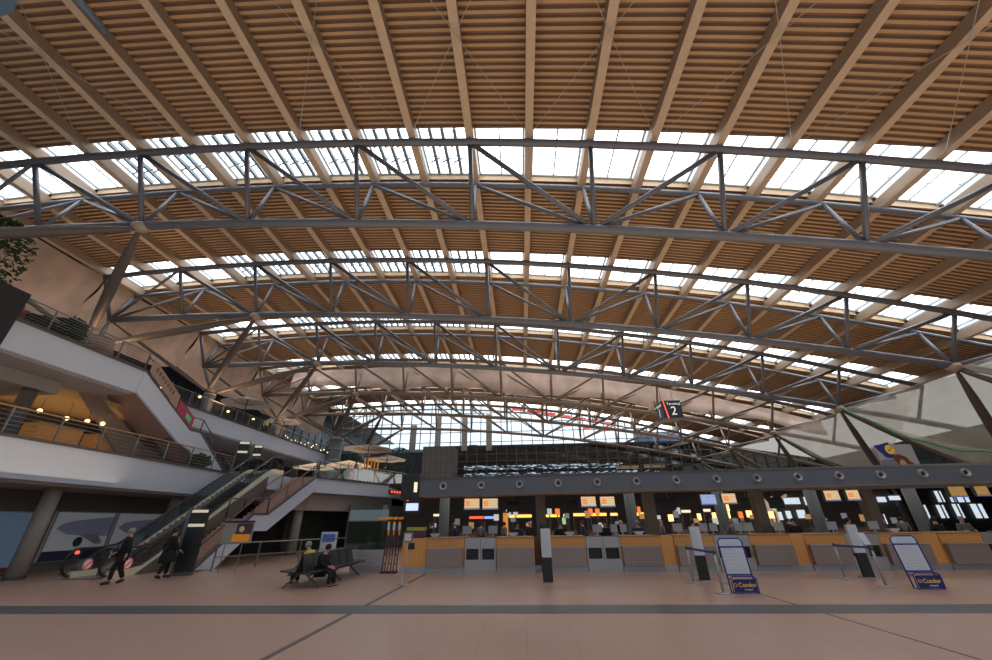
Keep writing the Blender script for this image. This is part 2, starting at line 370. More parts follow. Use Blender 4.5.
# ------------------------------------------------------------------ outer walls
wl = MB().box(-35, -34, -9, 90, 0, 15); struct('wall_left', wl, darkb)
mb = MB()
for y in frange(2, 80, 2.2): mb.box(-34, -33.9, y, y+.08, 9, 15)
for z in (10.5, 12.5, 14): mb.box(-34, -33.88, 0, 86, z, z+.08)
o = mb.build('trim_4', steel_d); o['kind'] = 'structure'
mb = MB(); 
for y in frange(6, 60, 2.2):
    for z in (9.6, 11.3):
        if random.random() < .55: mb.box(-33.98, -33.93, y+.3, y+.3+random.uniform(.3, 1.6), z+.2, z+random.uniform(.4, .9))
o = mb.build('window_9', mat('upper_window_glint', (.35, .55, .7), .3, emit=.55, ecol=(.5, .7, .85), vary=.5)); o['kind'] = 'structure'
struct('wall_right', MB().box(43, 44, -9, 90, 0, 9.5), darkb)
# caps from roof edge to walls (opaque eaves; the left one added against light leaks)
struct('ceiling', MB().prism([(-35, -7), (-28.9, -7), (-28.9, 90), (-35, 90)], 18.2, 18.4), dark)  # left cap, added to stop light leaking in
struct('wall_left', MB().box(-35, -34, -9, 90, 15, 18.4), darkb)
xr = X0+10.15*S
mb = MB(); zr = zdeck(xr)
mb.poly([(xr, -7, zr+.15), (xr, 90, zr+.15), (43.5, 90, zr-1.9), (43.5, -7, zr-1.9)], [(0, 1, 2, 3)]); struct('ceiling', mb, mat('backlight_eaves', (.25, .27, .28), .7, emit=.5, ecol=(.85, .85, .8)))  # glow added to the eaves to backlight the nets

# far glass facade
YW = yt(NK)+W+1.2
fac = thing('window_10', (0, YW, 0), None, None, None, 'structure')
mb = MB()
for x in frange(-30, 40, 1.6): mb.box(x-.05, x+.06, YW-.1, YW+.1, 4, 20)
for z in frange(4, 20, 1.5): mb.box(-30, 40, YW-.08, YW+.08, z-.04, z+.04)
mb.build('mullions', steel_d, fac)
MB().box(-32, 42, YW+.12, YW+.14, 4, 20).build('glass_pane', glass_c, fac)
MB().box(-36, 44, YW-.2, YW+.2, 0, 11.6).build('lower_panel', mat('facade_lower', (.035, .045, .07), .3), fac)
struct('wall_back', MB().box(-36, -12, YW+9, YW+9.5, 0, 13.6).box(-9, -7.5, YW+9, YW+9.5, 0, 14.2).box(-5, 44, YW+9, YW+9.5, 0, 13.9).box(20, 44, YW+8.5, YW+9, 0, 15.6), mat('city_blue', (.16, .25, .38), .8, vary=.4, scale=.12))
for i, x in enumerate((-17.8, -15.1, -11.2, -6.9)):
    a = aty([412, 437, 464, 489][i], 450, 60)
    tag(MB().box(a.x-.45, a.x+.45, 60.05, 60.2, 11.5, aty(450, [424, 416, 416, 415][i], 60).z).build('concrete_post', concrete), 'tall grey concrete post before the far window, %s from the left' % ['first', 'second', 'third', 'fourth'][i], 'post', 'grey posts before the far glass wall', 'structure')
# red rods of the hall beyond
for i in range(7):
    a = aty(512+i*15, 409+i*2.3, YW+3); b = aty(525+i*15.2, 409.5+i*2.5, YW+3)
    tag(MB().tube([a, b], .26, 6).build('red_girder', redg), 'red painted girder seen through the far window, %s from the left' % ['first', 'second', 'third', 'fourth', 'fifth', 'sixth', 'seventh'][i], 'girder', 'red girders beyond the far glass', 'structure')
for i in range(5):
    a = aty(530+i*18, 421+i*2.4, YW+3); b = aty(546+i*18, 420+i*2.4, YW+3)
    tag(MB().tube([a, b], .14, 6).build('red_girder', redg), 'short lower red girder seen through the far window, %s from the left' % ['first', 'second', 'third', 'fourth', 'fifth'][i], 'girder', 'red girders beyond the far glass', 'structure')

# dark gridded glass partition above and behind the desks
PW = 60.35
par = thing('wall_partition', (10, PW, 0), None, None, None, 'structure')
MB().box(-14, 42, PW, PW+.3, 0, 12.0).build('glass_pane', glass_d, par)
mb = MB()
for x in frange(-14, 42, 1.5): mb.box(x-.06, x+.06, PW-.14, PW, 4.4, 12)
for z in frange(5, 12, 1.0): mb.box(-14, 42, PW-.12, PW, z-.05, z+.05)
mb.build('mullions', mat('mullion_brown', (.12, .10, .09), .5), par)
MB().box(-14.5, 42, PW-.2, PW+.5, 11.95, 12.3).build('coping', darkb, par)
struct('wall_tower', MB().box(-10.2, -6.9, 41.5, 44.4, 0, 9.0), gridmat('tower_block', (.10, .10, .105), (.045, .045, .045), .55, .9, .05, .7, 'XZ'))
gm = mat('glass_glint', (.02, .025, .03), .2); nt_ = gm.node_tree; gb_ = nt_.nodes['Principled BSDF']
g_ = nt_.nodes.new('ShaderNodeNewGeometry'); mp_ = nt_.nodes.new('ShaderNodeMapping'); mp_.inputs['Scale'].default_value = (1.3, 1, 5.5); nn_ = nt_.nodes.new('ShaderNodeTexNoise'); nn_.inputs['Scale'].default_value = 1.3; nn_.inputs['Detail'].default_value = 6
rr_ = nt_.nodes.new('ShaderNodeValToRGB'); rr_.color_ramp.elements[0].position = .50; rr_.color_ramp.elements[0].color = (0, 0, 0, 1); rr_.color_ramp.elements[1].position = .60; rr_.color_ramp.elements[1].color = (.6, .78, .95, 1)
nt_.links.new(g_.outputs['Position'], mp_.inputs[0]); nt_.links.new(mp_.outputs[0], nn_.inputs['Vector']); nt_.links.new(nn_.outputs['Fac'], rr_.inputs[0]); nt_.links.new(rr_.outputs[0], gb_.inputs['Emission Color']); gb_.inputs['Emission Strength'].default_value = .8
MB().box(-8.4, 15, PW-.06, PW-.03, 8.75, 9.35).box(-8.4, 20, PW-.06, PW-.03, 7.5, 8.3).build('reflected_windows', gm, par)  # glowing noise pattern painted on as reflections in the dark glass
mb = MB(); mb.box(14, 17.2, PW-.08, PW-.03, 8.5, 9.0); mb.box(18, 21, PW-.08, PW-.03, 8.6, 9.1)
mb.build('tan_panels', mat('tan_panel', (.45, .36, .2), .6, emit=.1), par)
# upper gallery slab behind
struct('ceiling', MB().box(-10, 43, 31, 45, 4.15, 4.45), dark)
struct('wall_inner', MB().box(-10, 30, 36, 36.3, 0, 4.15), mat('inner_wall', (.09, .075, .065), .7, vary=.3))

# ------------------------------------------------------------------ left galleries
struct('floor_gallery', MB().prism([(-34, -6), (-17.6, -6), (-17.6, 23.9), (-34, 23.9)], 3.22, 4.5), white_b)
terr = [(-34, 23.9), (-15.15, 23.9), (-15.15, 26.4), (-13.7, 26.4), (-13.7, 27), (-10.1, 35), (-10.1, 48), (-34, 48)]
struct('floor_terrace', MB().prism(terr, 3.62, 4.5), white_b)
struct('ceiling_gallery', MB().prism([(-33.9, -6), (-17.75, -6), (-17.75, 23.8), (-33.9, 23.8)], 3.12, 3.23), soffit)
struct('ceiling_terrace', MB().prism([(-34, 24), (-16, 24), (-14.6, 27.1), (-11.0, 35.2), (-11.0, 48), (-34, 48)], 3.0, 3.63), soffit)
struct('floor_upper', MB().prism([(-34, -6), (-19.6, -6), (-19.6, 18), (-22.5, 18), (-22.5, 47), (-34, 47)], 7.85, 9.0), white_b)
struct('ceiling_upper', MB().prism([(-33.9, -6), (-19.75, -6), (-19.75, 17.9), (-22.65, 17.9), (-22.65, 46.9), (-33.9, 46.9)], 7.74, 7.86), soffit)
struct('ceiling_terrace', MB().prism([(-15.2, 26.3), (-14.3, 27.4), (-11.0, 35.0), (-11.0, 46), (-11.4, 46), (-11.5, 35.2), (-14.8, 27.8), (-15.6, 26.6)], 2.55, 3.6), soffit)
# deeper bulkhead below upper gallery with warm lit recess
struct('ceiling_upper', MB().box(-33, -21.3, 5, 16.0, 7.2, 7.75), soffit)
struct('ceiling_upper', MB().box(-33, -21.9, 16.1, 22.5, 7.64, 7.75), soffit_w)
struct('trim_5', MB().prism([(-17.75, -6), (-17.5, -6), (-17.5, 23.9), (-17.75, 23.9)], 4.5, 4.6).prism([(-19.75, -6), (-19.5, -6), (-19.5, 18), (-19.75, 18)], 9.0, 9.1).prism([(-22.65, 18), (-22.4, 18), (-22.4, 47), (-22.65, 47)], 9.0, 9.1), steel_d)
struct('trim_6', MB().prism([(-13.6, 26.9), (-10.0, 35), (-10.2, 35.2), (-13.8, 27)], 4.5, 4.58).box(-10.2, -10, 35, 48, 4.5, 4.58), steel_d)
# rear walls of the galleries
struct('wall_gallery', MB().box(-27.2, -27, -6, 48, 4.5, 7.75), mat('gallery_wall', (.10, .075, .06), .7, vary=.4, scale=.6))
struct('wall_undercroft', MB().box(-20.9, -20.6, -6, 26, 0, 3.15), mat('undercroft_wall', (.17, .15, .135), .6))
struct('wall_undercroft', MB().prism([(-20.9, 26), (-17.6, 30), (-14.5, 37), (-14.5, 48), (-14.9, 48), (-15, 37), (-18, 30.2), (-21, 26.2)], 0, 3.05), dark)
# columns
def column(x, y, z0, z1, r, m, lab, nm='column'):
    o = thing(nm, (x, y, z0), lab, 'column', None, 'structure')
    MB().tube([(x, y, z0), (x, y, z1)], r, 20).build('shaft', m, o, True)
    MB().tube([(x, y, z0), (x, y, z0+.12)], r+.04, 20).build('base_ring', steel_d, o)
colm = mat('column_paint', (.34, .31, .28), .55)
column(-18.6, 15.5, 0, 3.15, .27, colm, 'round grey column beside the blue poster under the first gallery')
column(-18.6, 21.6, 0, 3.15, .27, colm, 'round grey column behind the escalator under the first gallery')
column(-18.6, 8.5, 0, 3.15, .34, colm, 'round grey column nearest the left picture edge at floor level')
column(-14.85, 27.5, 0, 3.05, .3, colm, 'round pale column beside the dark shop opening under the terrace')
column(-10.95, 33.5, 0, 3.05, .24, colm, 'slim pale column between the green glass panes under the terrace')
column(-21.6, 15.2, 4.5, 7.8, .28, steel_d, 'round dark grey column on the first gallery behind the cable railing')
column(-21.6, 9.4, 4.5, 7.8, .28, steel_d, 'round column on the first gallery at the left picture edge')
# poster wall behind the escalator
def picture_panel(y0, y1, z0, z1, x, lab, kind):
    p = thing('wall_poster', (x, (y0+y1)/2, z0), lab, 'poster', 'large posters on the wall under the gallery')
    MB().box(x-.04, x, y0, y1, z0, z1).build('backing', mat('poster_back_%s' % kind, {'blue': (.16, .25, .38), 'plane': (.38, .39, .44), 'pale': (.24, .24, .28)}[kind], .35, emit=.16), p)  # backing glow stands in for light falling on the posters
    f = MB()
    for a, b in ((y0, y0+.05), (y1-.05, y1)): f.box(x, x+.04, a, b, z0, z1)
    f.box(x, x+.04, y0, y1, z0, z0+.04).box(x, x+.04, y0, y1, z1-.04, z1); f.build('frame', steelpl, p)
    if kind == 'plane':
        MB().prismx([(y0+.25, z0+1.30), (y0+.8, z0+1.05), (y1-.06, z0+.95), (y1-.06, z0+1.80), (y0+1.0, z0+1.62), (y0+.5, z0+1.52)], x+.005, x+.012).build('aeroplane_picture', mat('plane_grey', (.20, .23, .33), .5, emit=.1), p)
        MB().prismx([(y0+1.3, z0+1.05), (y1-.5, z0+.6), (y1-.2, z0+.66), (y1-.6, z0+1.05)], x+.012, x+.018).build('wing_picture', mat('plane_wing', (.35, .37, .42), .5), p)
        e = MB().tube([(x+.012, (y0+y1)/2, z0+.75), (x+.03, (y0+y1)/2, z0+.75)], .20, 16); e.build('engine_picture', mat('engine_dark', (.04, .05, .10), .5), p)
        MB().box(x+.005, x+.012, y0+.05, y1-.05, z0, z0+.42).build('blue_base', bluem if 0 else mat('poster_navy', (.03, .045, .12), .5), p)
    if kind == 'blue':
        MB().box(x+.005, x+.012, y0+.05, y1-.05, z0+.03, z0+.2).build('red_base', mat('poster_red', (.25, .03, .05), .5), p)
    if kind == 'pale':
        MB().prismx([(y0+.3, z0+.9), (y1-.2, z0+1.2), (y1-.2, z0+1.5), (y0+.3, z0+1.6)], x+.005, x+.012).build('fuselage_picture', mat('plane_white', (.38, .38, .42), .5), p)
        MB().box(x+.005, x+.012, y0+.05, y1-.05, z0, z0+.42).build('blue_base', MATS['poster_navy'], p)
picture_panel(12.3, 17.0, .1, 2.3, -20.5, 'pale blue wall poster left of the round column', 'blue')
picture_panel(17.6, 20.4, .35, 2.35, -20.5, 'aeroplane wall poster directly right of the round column', 'plane')
picture_panel(20.5, 24.8, .35, 2.35, -20.5, 'aeroplane wall poster behind the escalator handrails', 'plane')

# ------------------------------------------------------------------ railings
def rail(pts, h, lab, wires=5, cap=woodrail, step=1.6, nm='cable_railing', grp='cable railings of the galleries', wr=.010):
    o = thing(nm, pts[0], lab, 'railing', grp)
    hr = MB(); hr.tube([Vector(p)+Vector((0, 0, h)) for p in pts], .03, 8); hr.build('handrail', cap, o, True)
    w = MB(); po = []
    for a, b in zip(pts[:-1], pts[1:]):
        a = Vector(a); b = Vector(b); n = max(1, int(round((b-a).length/step)))
        for i in range(n+1):
            p = a.lerp(b, i/n)
            if not po or (po[-1]-p).length > .3: po.append(p)
        for q in range(wires): zz = h*(q+1)/(wires+1); w.tube([a+Vector((0, 0, zz)), b+Vector((0, 0, zz))], wr, 5)
    for p in po: MB().bar(p, p+Vector((0, 0, h)), .05, .05, (0, 1, 0)).build('post', railm, o)
    w.build('wires', railm, o)
    return o
rail([(-17.7, 4, 4.6), (-17.7, 23.9, 4.6)], .92, 'cable railing with wooden handrail along the first gallery edge')
rail([(-19.7, 4, 9.1), (-19.7, 18.0, 9.1)], .95, 'cable railing on the near edge of the upper gallery', cap=railm, wires=7)
rail([(-22.6, 18.2, 9.1), (-22.6, 47, 9.1)], .95, 'cable railing on the set back edge of the upper gallery', cap=railm, wires=6)
# glass balustrade on terrace
t = thing('glass_balustrade', (-13.7, 27, 4.58), 'glass and steel balustrade along the restaurant terrace edge', 'railing')
pp = [Vector((-13.7, 26.5, 4.58)), Vector((-13.75, 27.05, 4.58)), Vector((-10.15, 35.05, 4.58)), Vector((-10.15, 47, 4.58))]
MB().tube([p+Vector((0, 0, 1.05)) for p in pp], .03, 8).build('handrail', railm, t, True)
g = MB()
for a, b in zip(pp[:-1], pp[1:]):
    g.bar((a+b)/2*1 - (b-a)*.5+Vector((0, 0, .5)), b+Vector((0, 0, .5)), .02, .85)
    n = max(1, int((b-a).length/1.7))
    for i in range(n+1): q = a.lerp(b, i/n); MB().bar(q, q+Vector((0, 0, 1.05)), .05, .05, (0, 1, 0)).build('post', railm, t)
g.build('glass_pane', glass_c, t)

# ------------------------------------------------------------------ stairs
def stairs(lab, x0, x1, flights, outer_top, outer_bot, xo, name='staircase', newels=True):
    """flights: list of (y0,z0,y1,z1,n); parapet polygon on side xo"""
    o = thing(name, ((x0+x1)/2, flights[0][0], flights[0][1]), lab, 'staircase', None)
    yz = []; 
    for (ya, za, yb, zb, n) in flights:
        st = MB()
        if n == 0:
            st.box(x0, x1, min(ya, yb), max(ya, yb), za-.25, za); st.build('landing', stairm, o); continue
        dy = (yb-ya)/n; dz = (zb-za)/n; poly = []
        for i in range(n): poly += [(ya+dy*i, za+dz*i), (ya+dy*i, za+dz*(i+1))] if dz > 0 else [(ya+dy*i, za+dz*i), (ya+dy*(i+1), za+dz*i)]
        poly.append((yb, zb)); poly += [(yb, zb-.35), (ya, za-.35 if za > .2 else za)]
        st.prismx(poly, x0, x1); st.build('flight', stairm, o)
    pr = MB().prismx(outer_top+list(reversed(outer_bot)), xo-.07, xo+.07); pr.build('parapet', white_b, o)
    cp = MB()
    for a, b in zip(outer_top[:-1], outer_top[1:]): cp.bar((xo, a[0], a[1]+.04), (xo, b[0], b[1]+.04), .2, .10)
    cp.build('parapet_cap', steel_d, o)
    for xx in ((xo, x0 if abs(x0-xo) > abs(x1-xo) else x1) if newels else (xo,)):
        hp = [Vector((xx, a[0], a[1]+.8)) for a in outer_top]
        MB().tube(hp, .03, 8).build('handrail', steel_d, o, True)
        for a, b in zip(outer_top[:-1], outer_top[1:]):
            n = max(1, int(math.dist(a, b)/1.3))
            for i in range(n+1):
                y = a[0]+(b[0]-a[0])*i/n; z = a[1]+(b[1]-a[1])*i/n
                MB().bar((xx, y, z-.1), (xx, y, z+.8), .04, .04, (0, 1, 0)).build('post', steel_d, o)
    return o
stairs('terracotta staircase with white parapet rising from the hall floor to the terrace', -14.95, -13.67,
       [(17.9, 0, 21.1, 2.0, 12), (21.1, 2.0, 22.1, 2.0, 0), (22.1, 2.0, 26.4, 4.5, 15)],
       [(17.7, .05), (20.75, 2.15), (21.95, 2.18), (26.5, 4.52)], [(18.9, .0), (21.07, 1.43), (22.17, 1.42), (26.5, 3.64)], -13.6)
stairs('white parapet staircase descending from the upper gallery to the first gallery', -22.3, -19.7,
       [(18.0, 9.0, 21.9, 6.7, 14), (21.9, 6.7, 22.9, 6.7, 0), (22.9, 6.7, 26.5, 4.5, 13)],
       [(17.95, 9.04), (22.05, 6.78), (22.87, 6.8), (25.5, 5.0), (26.4, 4.5)], [(17.95, 7.9), (21.5, 6.0), (22.5, 5.72), (24.5, 4.55), (25.2, 4.5)], -19.62)
mb = MB().prismx([(17.9, 7.8), (21.7, 5.95), (22.6, 5.65), (24.6, 4.5), (22.2, 4.5)], -22.4, -22.3); 
struct('wall_stair', MB().prismx([(17.2, 7.8), (18, 7.85), (21.6, 5.9), (22.6, 5.65), (24.5, 4.52), (21.2, 4.52)], -21.9, -21.7), mat('brown_plaster', (.28, .20, .16), .7))
# banners on the stair parapet
def banner(ya, za, yb, zb, h, lab, m, lm=None):
    o = thing('banner', (-19.5, (ya+yb)/2, (za+zb)/2), lab, 'banner')
    MB().poly([(-19.5, ya, za), (-19.5, yb, zb), (-19.5, yb, zb+h), (-19.5, ya, za+h)], [(0, 1, 2, 3)]) .build('sheet', m, o)
    return o
b = banner(18.15, 9.08, 20.5, 7.72, .74, 'brown lettered banner hung along the stair parapet', mat('banner_tan', (.36, .26, .20), .7))
d_ = math.atan2(7.72-9.08, 20.5-18.15)
for i in range(7):
    f = .15+.1*i; y = 18.15+2.35*f; z = 9.08-1.36*f+.42
    MB().box(-19.49, -19.485, y, y+.13, z-.12, z+.12).build('letter', mat('banner_letters', (.18, .12, .10), .7), b)
b = banner(20.6, 7.62, 22.0, 6.9, .62, 'pink and red banner with a green badge lower on the stair parapet', mat('banner_pink', (.42, .05, .10), .7, vary=.5, scale=6))
MB().poly([(-19.48, 21.3, 7.4), (-19.48, 21.75, 7.12), (-19.48, 21.75, 7.42), (-19.48, 21.3, 7.7)], [(0, 1, 2, 3)]).build('green_badge', mat('badge_green', (.05, .45, .2), .6, emit=.15), b)

# ------------------------------------------------------------------ escalator
e = thing('escalator', (-16, 15.3, 0), 'escalator with glass sides and black handrails climbing to the first gallery', 'escalator')
slope = (4.5-.0)/(24.0-17.1)
def epath(off, y0=15.5, zo=0):
    pts = []
    # newel curve
    for a in frange(-90, 90, 22.5): r = off/2; pts.append((15.75-r*.9*math.cos(math.radians(a)), off/2+r*math.sin(math.radians(a))+.02))
    pts += [(16.6, off+.02), (17.2, off+.10)]; pts += [(17.8, off+.45), (23.8, off+.45+6.0*slope), (24.3, off+4.6), (25.4, off+4.62)]
    return pts
for x in (-16.75, -15.3):
    pt = epath(.9); MB().tube([(x, y, z+.05) for y, z in pt], .045, 8).build('handrail', rubber, e, True)
    inner = [(y, z-.02) for y, z in pt[4:]]
    g = MB(); up = [(y, z) for y, z in inner]; lo = [(y, max(.12, z-.72)) for y, z in inner]
    g.prismx(up+list(reversed(lo)), x-.01, x+.01); g.build('glass_balustrade', glass_c, e)
    sk = MB(); top = [(y, max(.16, z-.70)) for y, z in pt[8:]]; bot = [(y, max(0.0, z-1.15)) for y, z in pt[8:]]
    sk.prismx(top+list(reversed(bot)), x-.07, x+.07); sk.build('skirt_panel', mat('skirt_steel', (.66, .60, .46), .35, .2, emit=.06), e)  # faint glow put into the skirt to brighten it
st = MB(); n = 26
poly = [(15.4, .03), (16.9, .03)]
for i in range(n): y = 17.0+i*(6.95/n); z = i*(4.45/n); poly += [(y, z+.05), (y, z+.05+4.45/n)]
poly += [(24.0, 4.5), (25.4, 4.52), (25.4, 4.1), (24.2, 4.1), (17.1, -.0), (15.4, 0)]
st.prismx(poly, -16.65, -15.4); st.build('steps', gridmat('step_metal', (.34, .31, .27), (.12, .11, .10), .06, 0, .02, .4, 'XY', metal=.4), e)
tr = MB().prismx([(16.8, -.0), (24.0, 4.4), (24.0, 3.6), (18.4, 0)], -16.85, -15.2); tr.build('truss_casing', mat('casing', (.15, .13, .12), .5), e)
for i, (x, yy) in enumerate(((-16.72, 15.85), (-15.2, 15.95))):
    c = Vector((x+.06, yy+.35, .42)); MB().tube([c, c+Vector((.012, 0, 0))], .19, 20).build('warning_sign', whitel if 0 else mat('sign_white', (.75, .72, .72), .5, emit=.1), e)
    r = MB(); 
    for a in range(20): 
        a0 = 2*PI*a/20; a1 = 2*PI*(a+1)/20; r.bar(c+Vector((.016, .165*math.cos(a0), .165*math.sin(a0))), c+Vector((.016, .165*math.cos(a1), .165*math.sin(a1))), .03, .012, (1, 0, 0))
    r.bar(c+Vector((.018, -.09, -.09)), c+Vector((.018, .09, .09)), .05, .012, (1, 0, 0)); r.build('red_ring', redm, e)
MB().tube([(-16.62, 15.55, .85), (-16.55, 15.55, .85)], .06, 12).build('stop_button', red_l, e)
# ------------------------------------------------------------------ totems and signs
def totem(x, y, z0, h, w, dpt, rz, lab, stripes, side_m=steel_d):
    o = thing('sign_totem', (x, y, z0), lab, 'sign')
    def bx(nm, x0, x1, y0, y1, za, zb, m):
        ob = MB().box(x0, x1, y0, y1, za, zb).build(nm, m, None, origin=(0, 0, 0)); ob.location = (0, 0, 0); ob.parent = o; return ob
    bx('plinth', -w/2, w/2, -dpt/2, dpt/2, 0, .12, steel_d); bx('panel', -w/2, w/2, -dpt/2, dpt/2, .12, h, blackm)
    bx('edge', -w/2-.09, -w/2, -dpt/2-.02, dpt/2+.02, 0, h+.05, mat('totem_edge', (.12, .14, .17), .4, .3))
    for f0, f1 in stripes: bx('header_strip', -w/2+.03, w/2-.02, -dpt/2-.012, -dpt/2, h*f0, h*f1, cream)
    for q in range(3): bx('arrow_row', -w/2+.08, w/2-.2, -dpt/2-.008, -dpt/2, h*(.84-.03*q)-.012, h*(.84-.03*q), mat('sign_grey', (.10, .11, .13), .5))
    o.rotation_euler = (0, 0, rz); return o
totem(-12.95, 16.45, 0, 2.3, .62, .16, .30, 'tall black direction sign totem standing at the foot of the stairs', [(.94, .985), (.72, .765)])
totem(-18.2, 25.2, 4.5, 2.2, .62, .16, .3, 'black direction sign totem with cream strips on the gallery, left of a pair', [(.92, .985), (.66, .72)])
totem(-17.45, 25.6, 4.5, 2.0, .5, .16, .3, 'black direction sign totem with cream strips on the gallery, right of a pair', [(.92, .985), (.66, .72)])
def slimtotem(x, y, lab, zt=1.48, zsplit=.68, w=.30, lean=0):
    o = thing('notice_stand', (x, y, 0), lab, 'notice stand', 'slim two tone notice stands before the desks')
    MB().box(x-.2, x+.2, y-.18, y+.18, 0, .025).build('base_plate', steelpl, o)
    MB().box(x-w/2, x+w/2, y-.05, y+.05, .02, zsplit).build('lower_panel', blackm, o)
    p = MB().box(x-w/2, x+w/2, y-.05, y+.05, zsplit, zt).build('upper_panel', paper, o)
    tx = MB()
    for i in range(12): zz = zt-.1-i*.055; tx.box(x-w*.36, x+w*random.uniform(.05, .36), y-.056, y-.052, zz-.014, zz)
    tx.build('text_lines', papertext, p)
    return o
o = slimtotem(.72, 14.0, 'black and white notice stand alone in front of the middle desk')
MB().box(.55, .88, 13.96, 14.04, 1.48, 1.62).build('dark_cap', blackm, o)
slimtotem(5.5, 14.3, 'black and white notice stand beside the left belt barrier')
slimtotem(10.68, 14.8, 'black and white notice stand beside the right belt barrier')
def belt_post(x, y, lab, h=.96):
    o = thing('barrier_post', (x, y, 0), lab, 'barrier post', 'steel belt barrier posts')
    MB().tube([(x, y, 0), (x, y, .02), (x, y, .035)], [.18, .18, .05], 20).build('base', steelpl, o, True)
    MB().tube([(x, y, .03), (x, y, h-.08)], .03, 12).build('pole', steelpl, o, True)
    MB().tube([(x, y, h-.1), (x, y, h)], .038, 12).build('belt_head', steel_d, o, True); return o
belt_post(5.0, 13.9, 'steel belt post behind, at the left end of the left barrier')
belt_post(4.98, 11.95, 'steel belt post in front, beside the left folding board')
belt_post(9.93, 14.75, 'steel belt post behind, at the left end of the right barrier')
op = belt_post(9.7, 12.96, 'steel belt post carrying a small white notice, right barrier')
MB().poly([(9.53, 12.92, 1.0), (9.71, 12.92, 1.0), (9.69, 13.02, 1.29), (9.51, 13.02, 1.29)], [(0, 1, 2, 3)]).build('notice_card', paper, op)
for a, b, lab in (((5.0, 13.9, .9), (4.98, 11.95, .9), 'blue retractable belt of the left barrier'), ((9.93, 14.75, .9), (9.7, 12.96, .92), 'blue retractable belt of the right barrier')):
    tag(MB().bar(a, b, .01, .055).build('barrier_belt', mat('belt_blue', (.03, .08, .35), .6)), lab, 'barrier belt', 'blue barrier belts')
belt_post(2.0, 40, '', 1) if 0 else None
# folding boards (airline name)
def board(x, y, rz, lab, w=.62):
    o = thing('baggage_board', (x, y, 0), lab, 'sign board', 'blue framed leaning boards')
    def P(ob): ob.location = Vector((0, 0, 0)); ob.parent = o; return ob
    def mk(nm, mb, m, sm=False): return P(mb.build(nm, m, None, sm, origin=(0, 0, 0)))
    # leans backward a little
    top = 1.22; yb = .22
    yb = .14
    def q(u, z, d=0): return Vector((u, yb*z/top+d, z))
    fr = MB(); h = w/2
    fr.tube([q(-h, .02), q(-h, 1.14), q(-h+.07, top), q(h-.07, top), q(h, 1.14), q(h, .02)], .018, 8)
    fr.tube([q(-h, .40), q(h, .40)], .018, 8); fr.tube([q(-h, 1.02), q(h, 1.02)], .018, 8); mk('frame', fr, bluem, True)
    mk('notice_sheet', MB().poly([q(-h, .42), q(h, .42), q(h, 1.0), q(-h, 1.0)], [(0, 1, 2, 3)]), paper)
    mk('header_sheet', MB().poly([q(-h, 1.03), q(h, 1.03), q(h, 1.15), q(h-.07, 1.2), q(-h+.07, 1.2), q(-h, 1.15)], [(0, 1, 2, 3, 4, 5)]), mat('header_white', (.6, .68, .78), .6))
    tx = MB()
    for i in range(7):
        z = .95-i*.075; tx.poly([q(-h*.8, z-.012, -.006), q(h*random.uniform(.3, .8), z-.012, -.006), q(h*.6, z, -.006), q(-h*.8, z, -.006)], [(0, 1, 2, 3)])
    for z in (1.08, 1.12): tx.poly([q(-h*.7, z-.01, -.006), q(h*.6, z-.01, -.006), q(h*.6, z, -.006), q(-h*.7, z, -.006)], [(0, 1, 2, 3)])
    mk('text_lines', tx, papertext)
    # bag gauge in front
    g = MB()
    g.tube([(-h, -.12, .02), (-h, -.12, .33), (-h+.06, -.12, .38), (h-.06, -.12, .38), (h, -.12, .33), (h, -.12, .02)], .014, 8)
    for u in (-h, h): g.tube([(u, -.12, .33), (u, .06, .33)], .012, 6); g.tube([(u, -.12, .03), (u, .02, .03)], .014, 6)
    g.tube([(-h, -.12, .03), (h, -.12, .03)], .014, 8); mk('bag_gauge', g, bluem, True)
    mk('name_board', MB().box(-h+.03, h-.03, -.14, -.12, .05, .32), navy)
    t1 = text('Condor', (0, 0, 0), .135, gold, o); t1.location = (.05, -.146, .20)
    t2 = text('handgepäck', (0, 0, 0), .045, mat('pale_letters', (.5, .55, .7), .6, emit=.1), o, name='small_lettering'); t2.location = (.06, -.146, .105)
    r = MB()
    for a in range(12): a0 = 2*PI*a/12; r.bar((-.24+.035*math.cos(a0), -.144, .20+.035*math.sin(a0)), (-.24+.035*math.cos(a0+.52), -.144, .20+.035*math.sin(a0+.52)), .008, .012, (0, 1, 0))
    mk('round_emblem', r, gold); o.rotation_euler = (0, 0, rz); return o
board(5.5, 11.95, 0.0, 'blue framed leaning board lettered Condor beside the left belt barrier')
board(10.36, 12.5, 0.0, 'blue framed leaning board lettered Condor, the right hand one of two', .66)
# prohibition post
o = thing('sign_post', (-3.66, 13.75, 0), 'small blue edged prohibition sign on a thin steel post', 'sign post')
MB().tube([(-3.66, 13.75, 0), (-3.66, 13.75, .02), (-3.66, 13.75, .04)], [.2, .2, .05], 20).build('base', steelpl, o, True)
MB().tube([(-3.66, 13.75, .03), (-3.66, 13.75, 1.2)], .018, 8).build('pole', steelpl, o, True)
MB().box(-3.8, -3.50, 13.72, 13.74, 1.14, 1.42).build('panel', mat('sign_teal', (.10, .25, .33), .5), o)
MB().box(-3.74, -3.56, 13.71, 13.72, 1.19, 1.37).build('symbol_field', MATS['sign_white'], o)
c = Vector((-3.65, 13.705, 1.28)); r = MB()
for a in range(12): a0 = 2*PI*a/12; r.bar(c+Vector((.06*math.cos(a0), 0, .06*math.sin(a0))), c+Vector((.06*math.cos(a0+.52), 0, .06*math.sin(a0+.52))), .02, .01, (0, 1, 0))
r.bar(c+Vector((-.04, 0, .04)), c+Vector((.04, 0, -.04)), .02, .01, (0, 1, 0)); r.build('red_ring', redm, o)
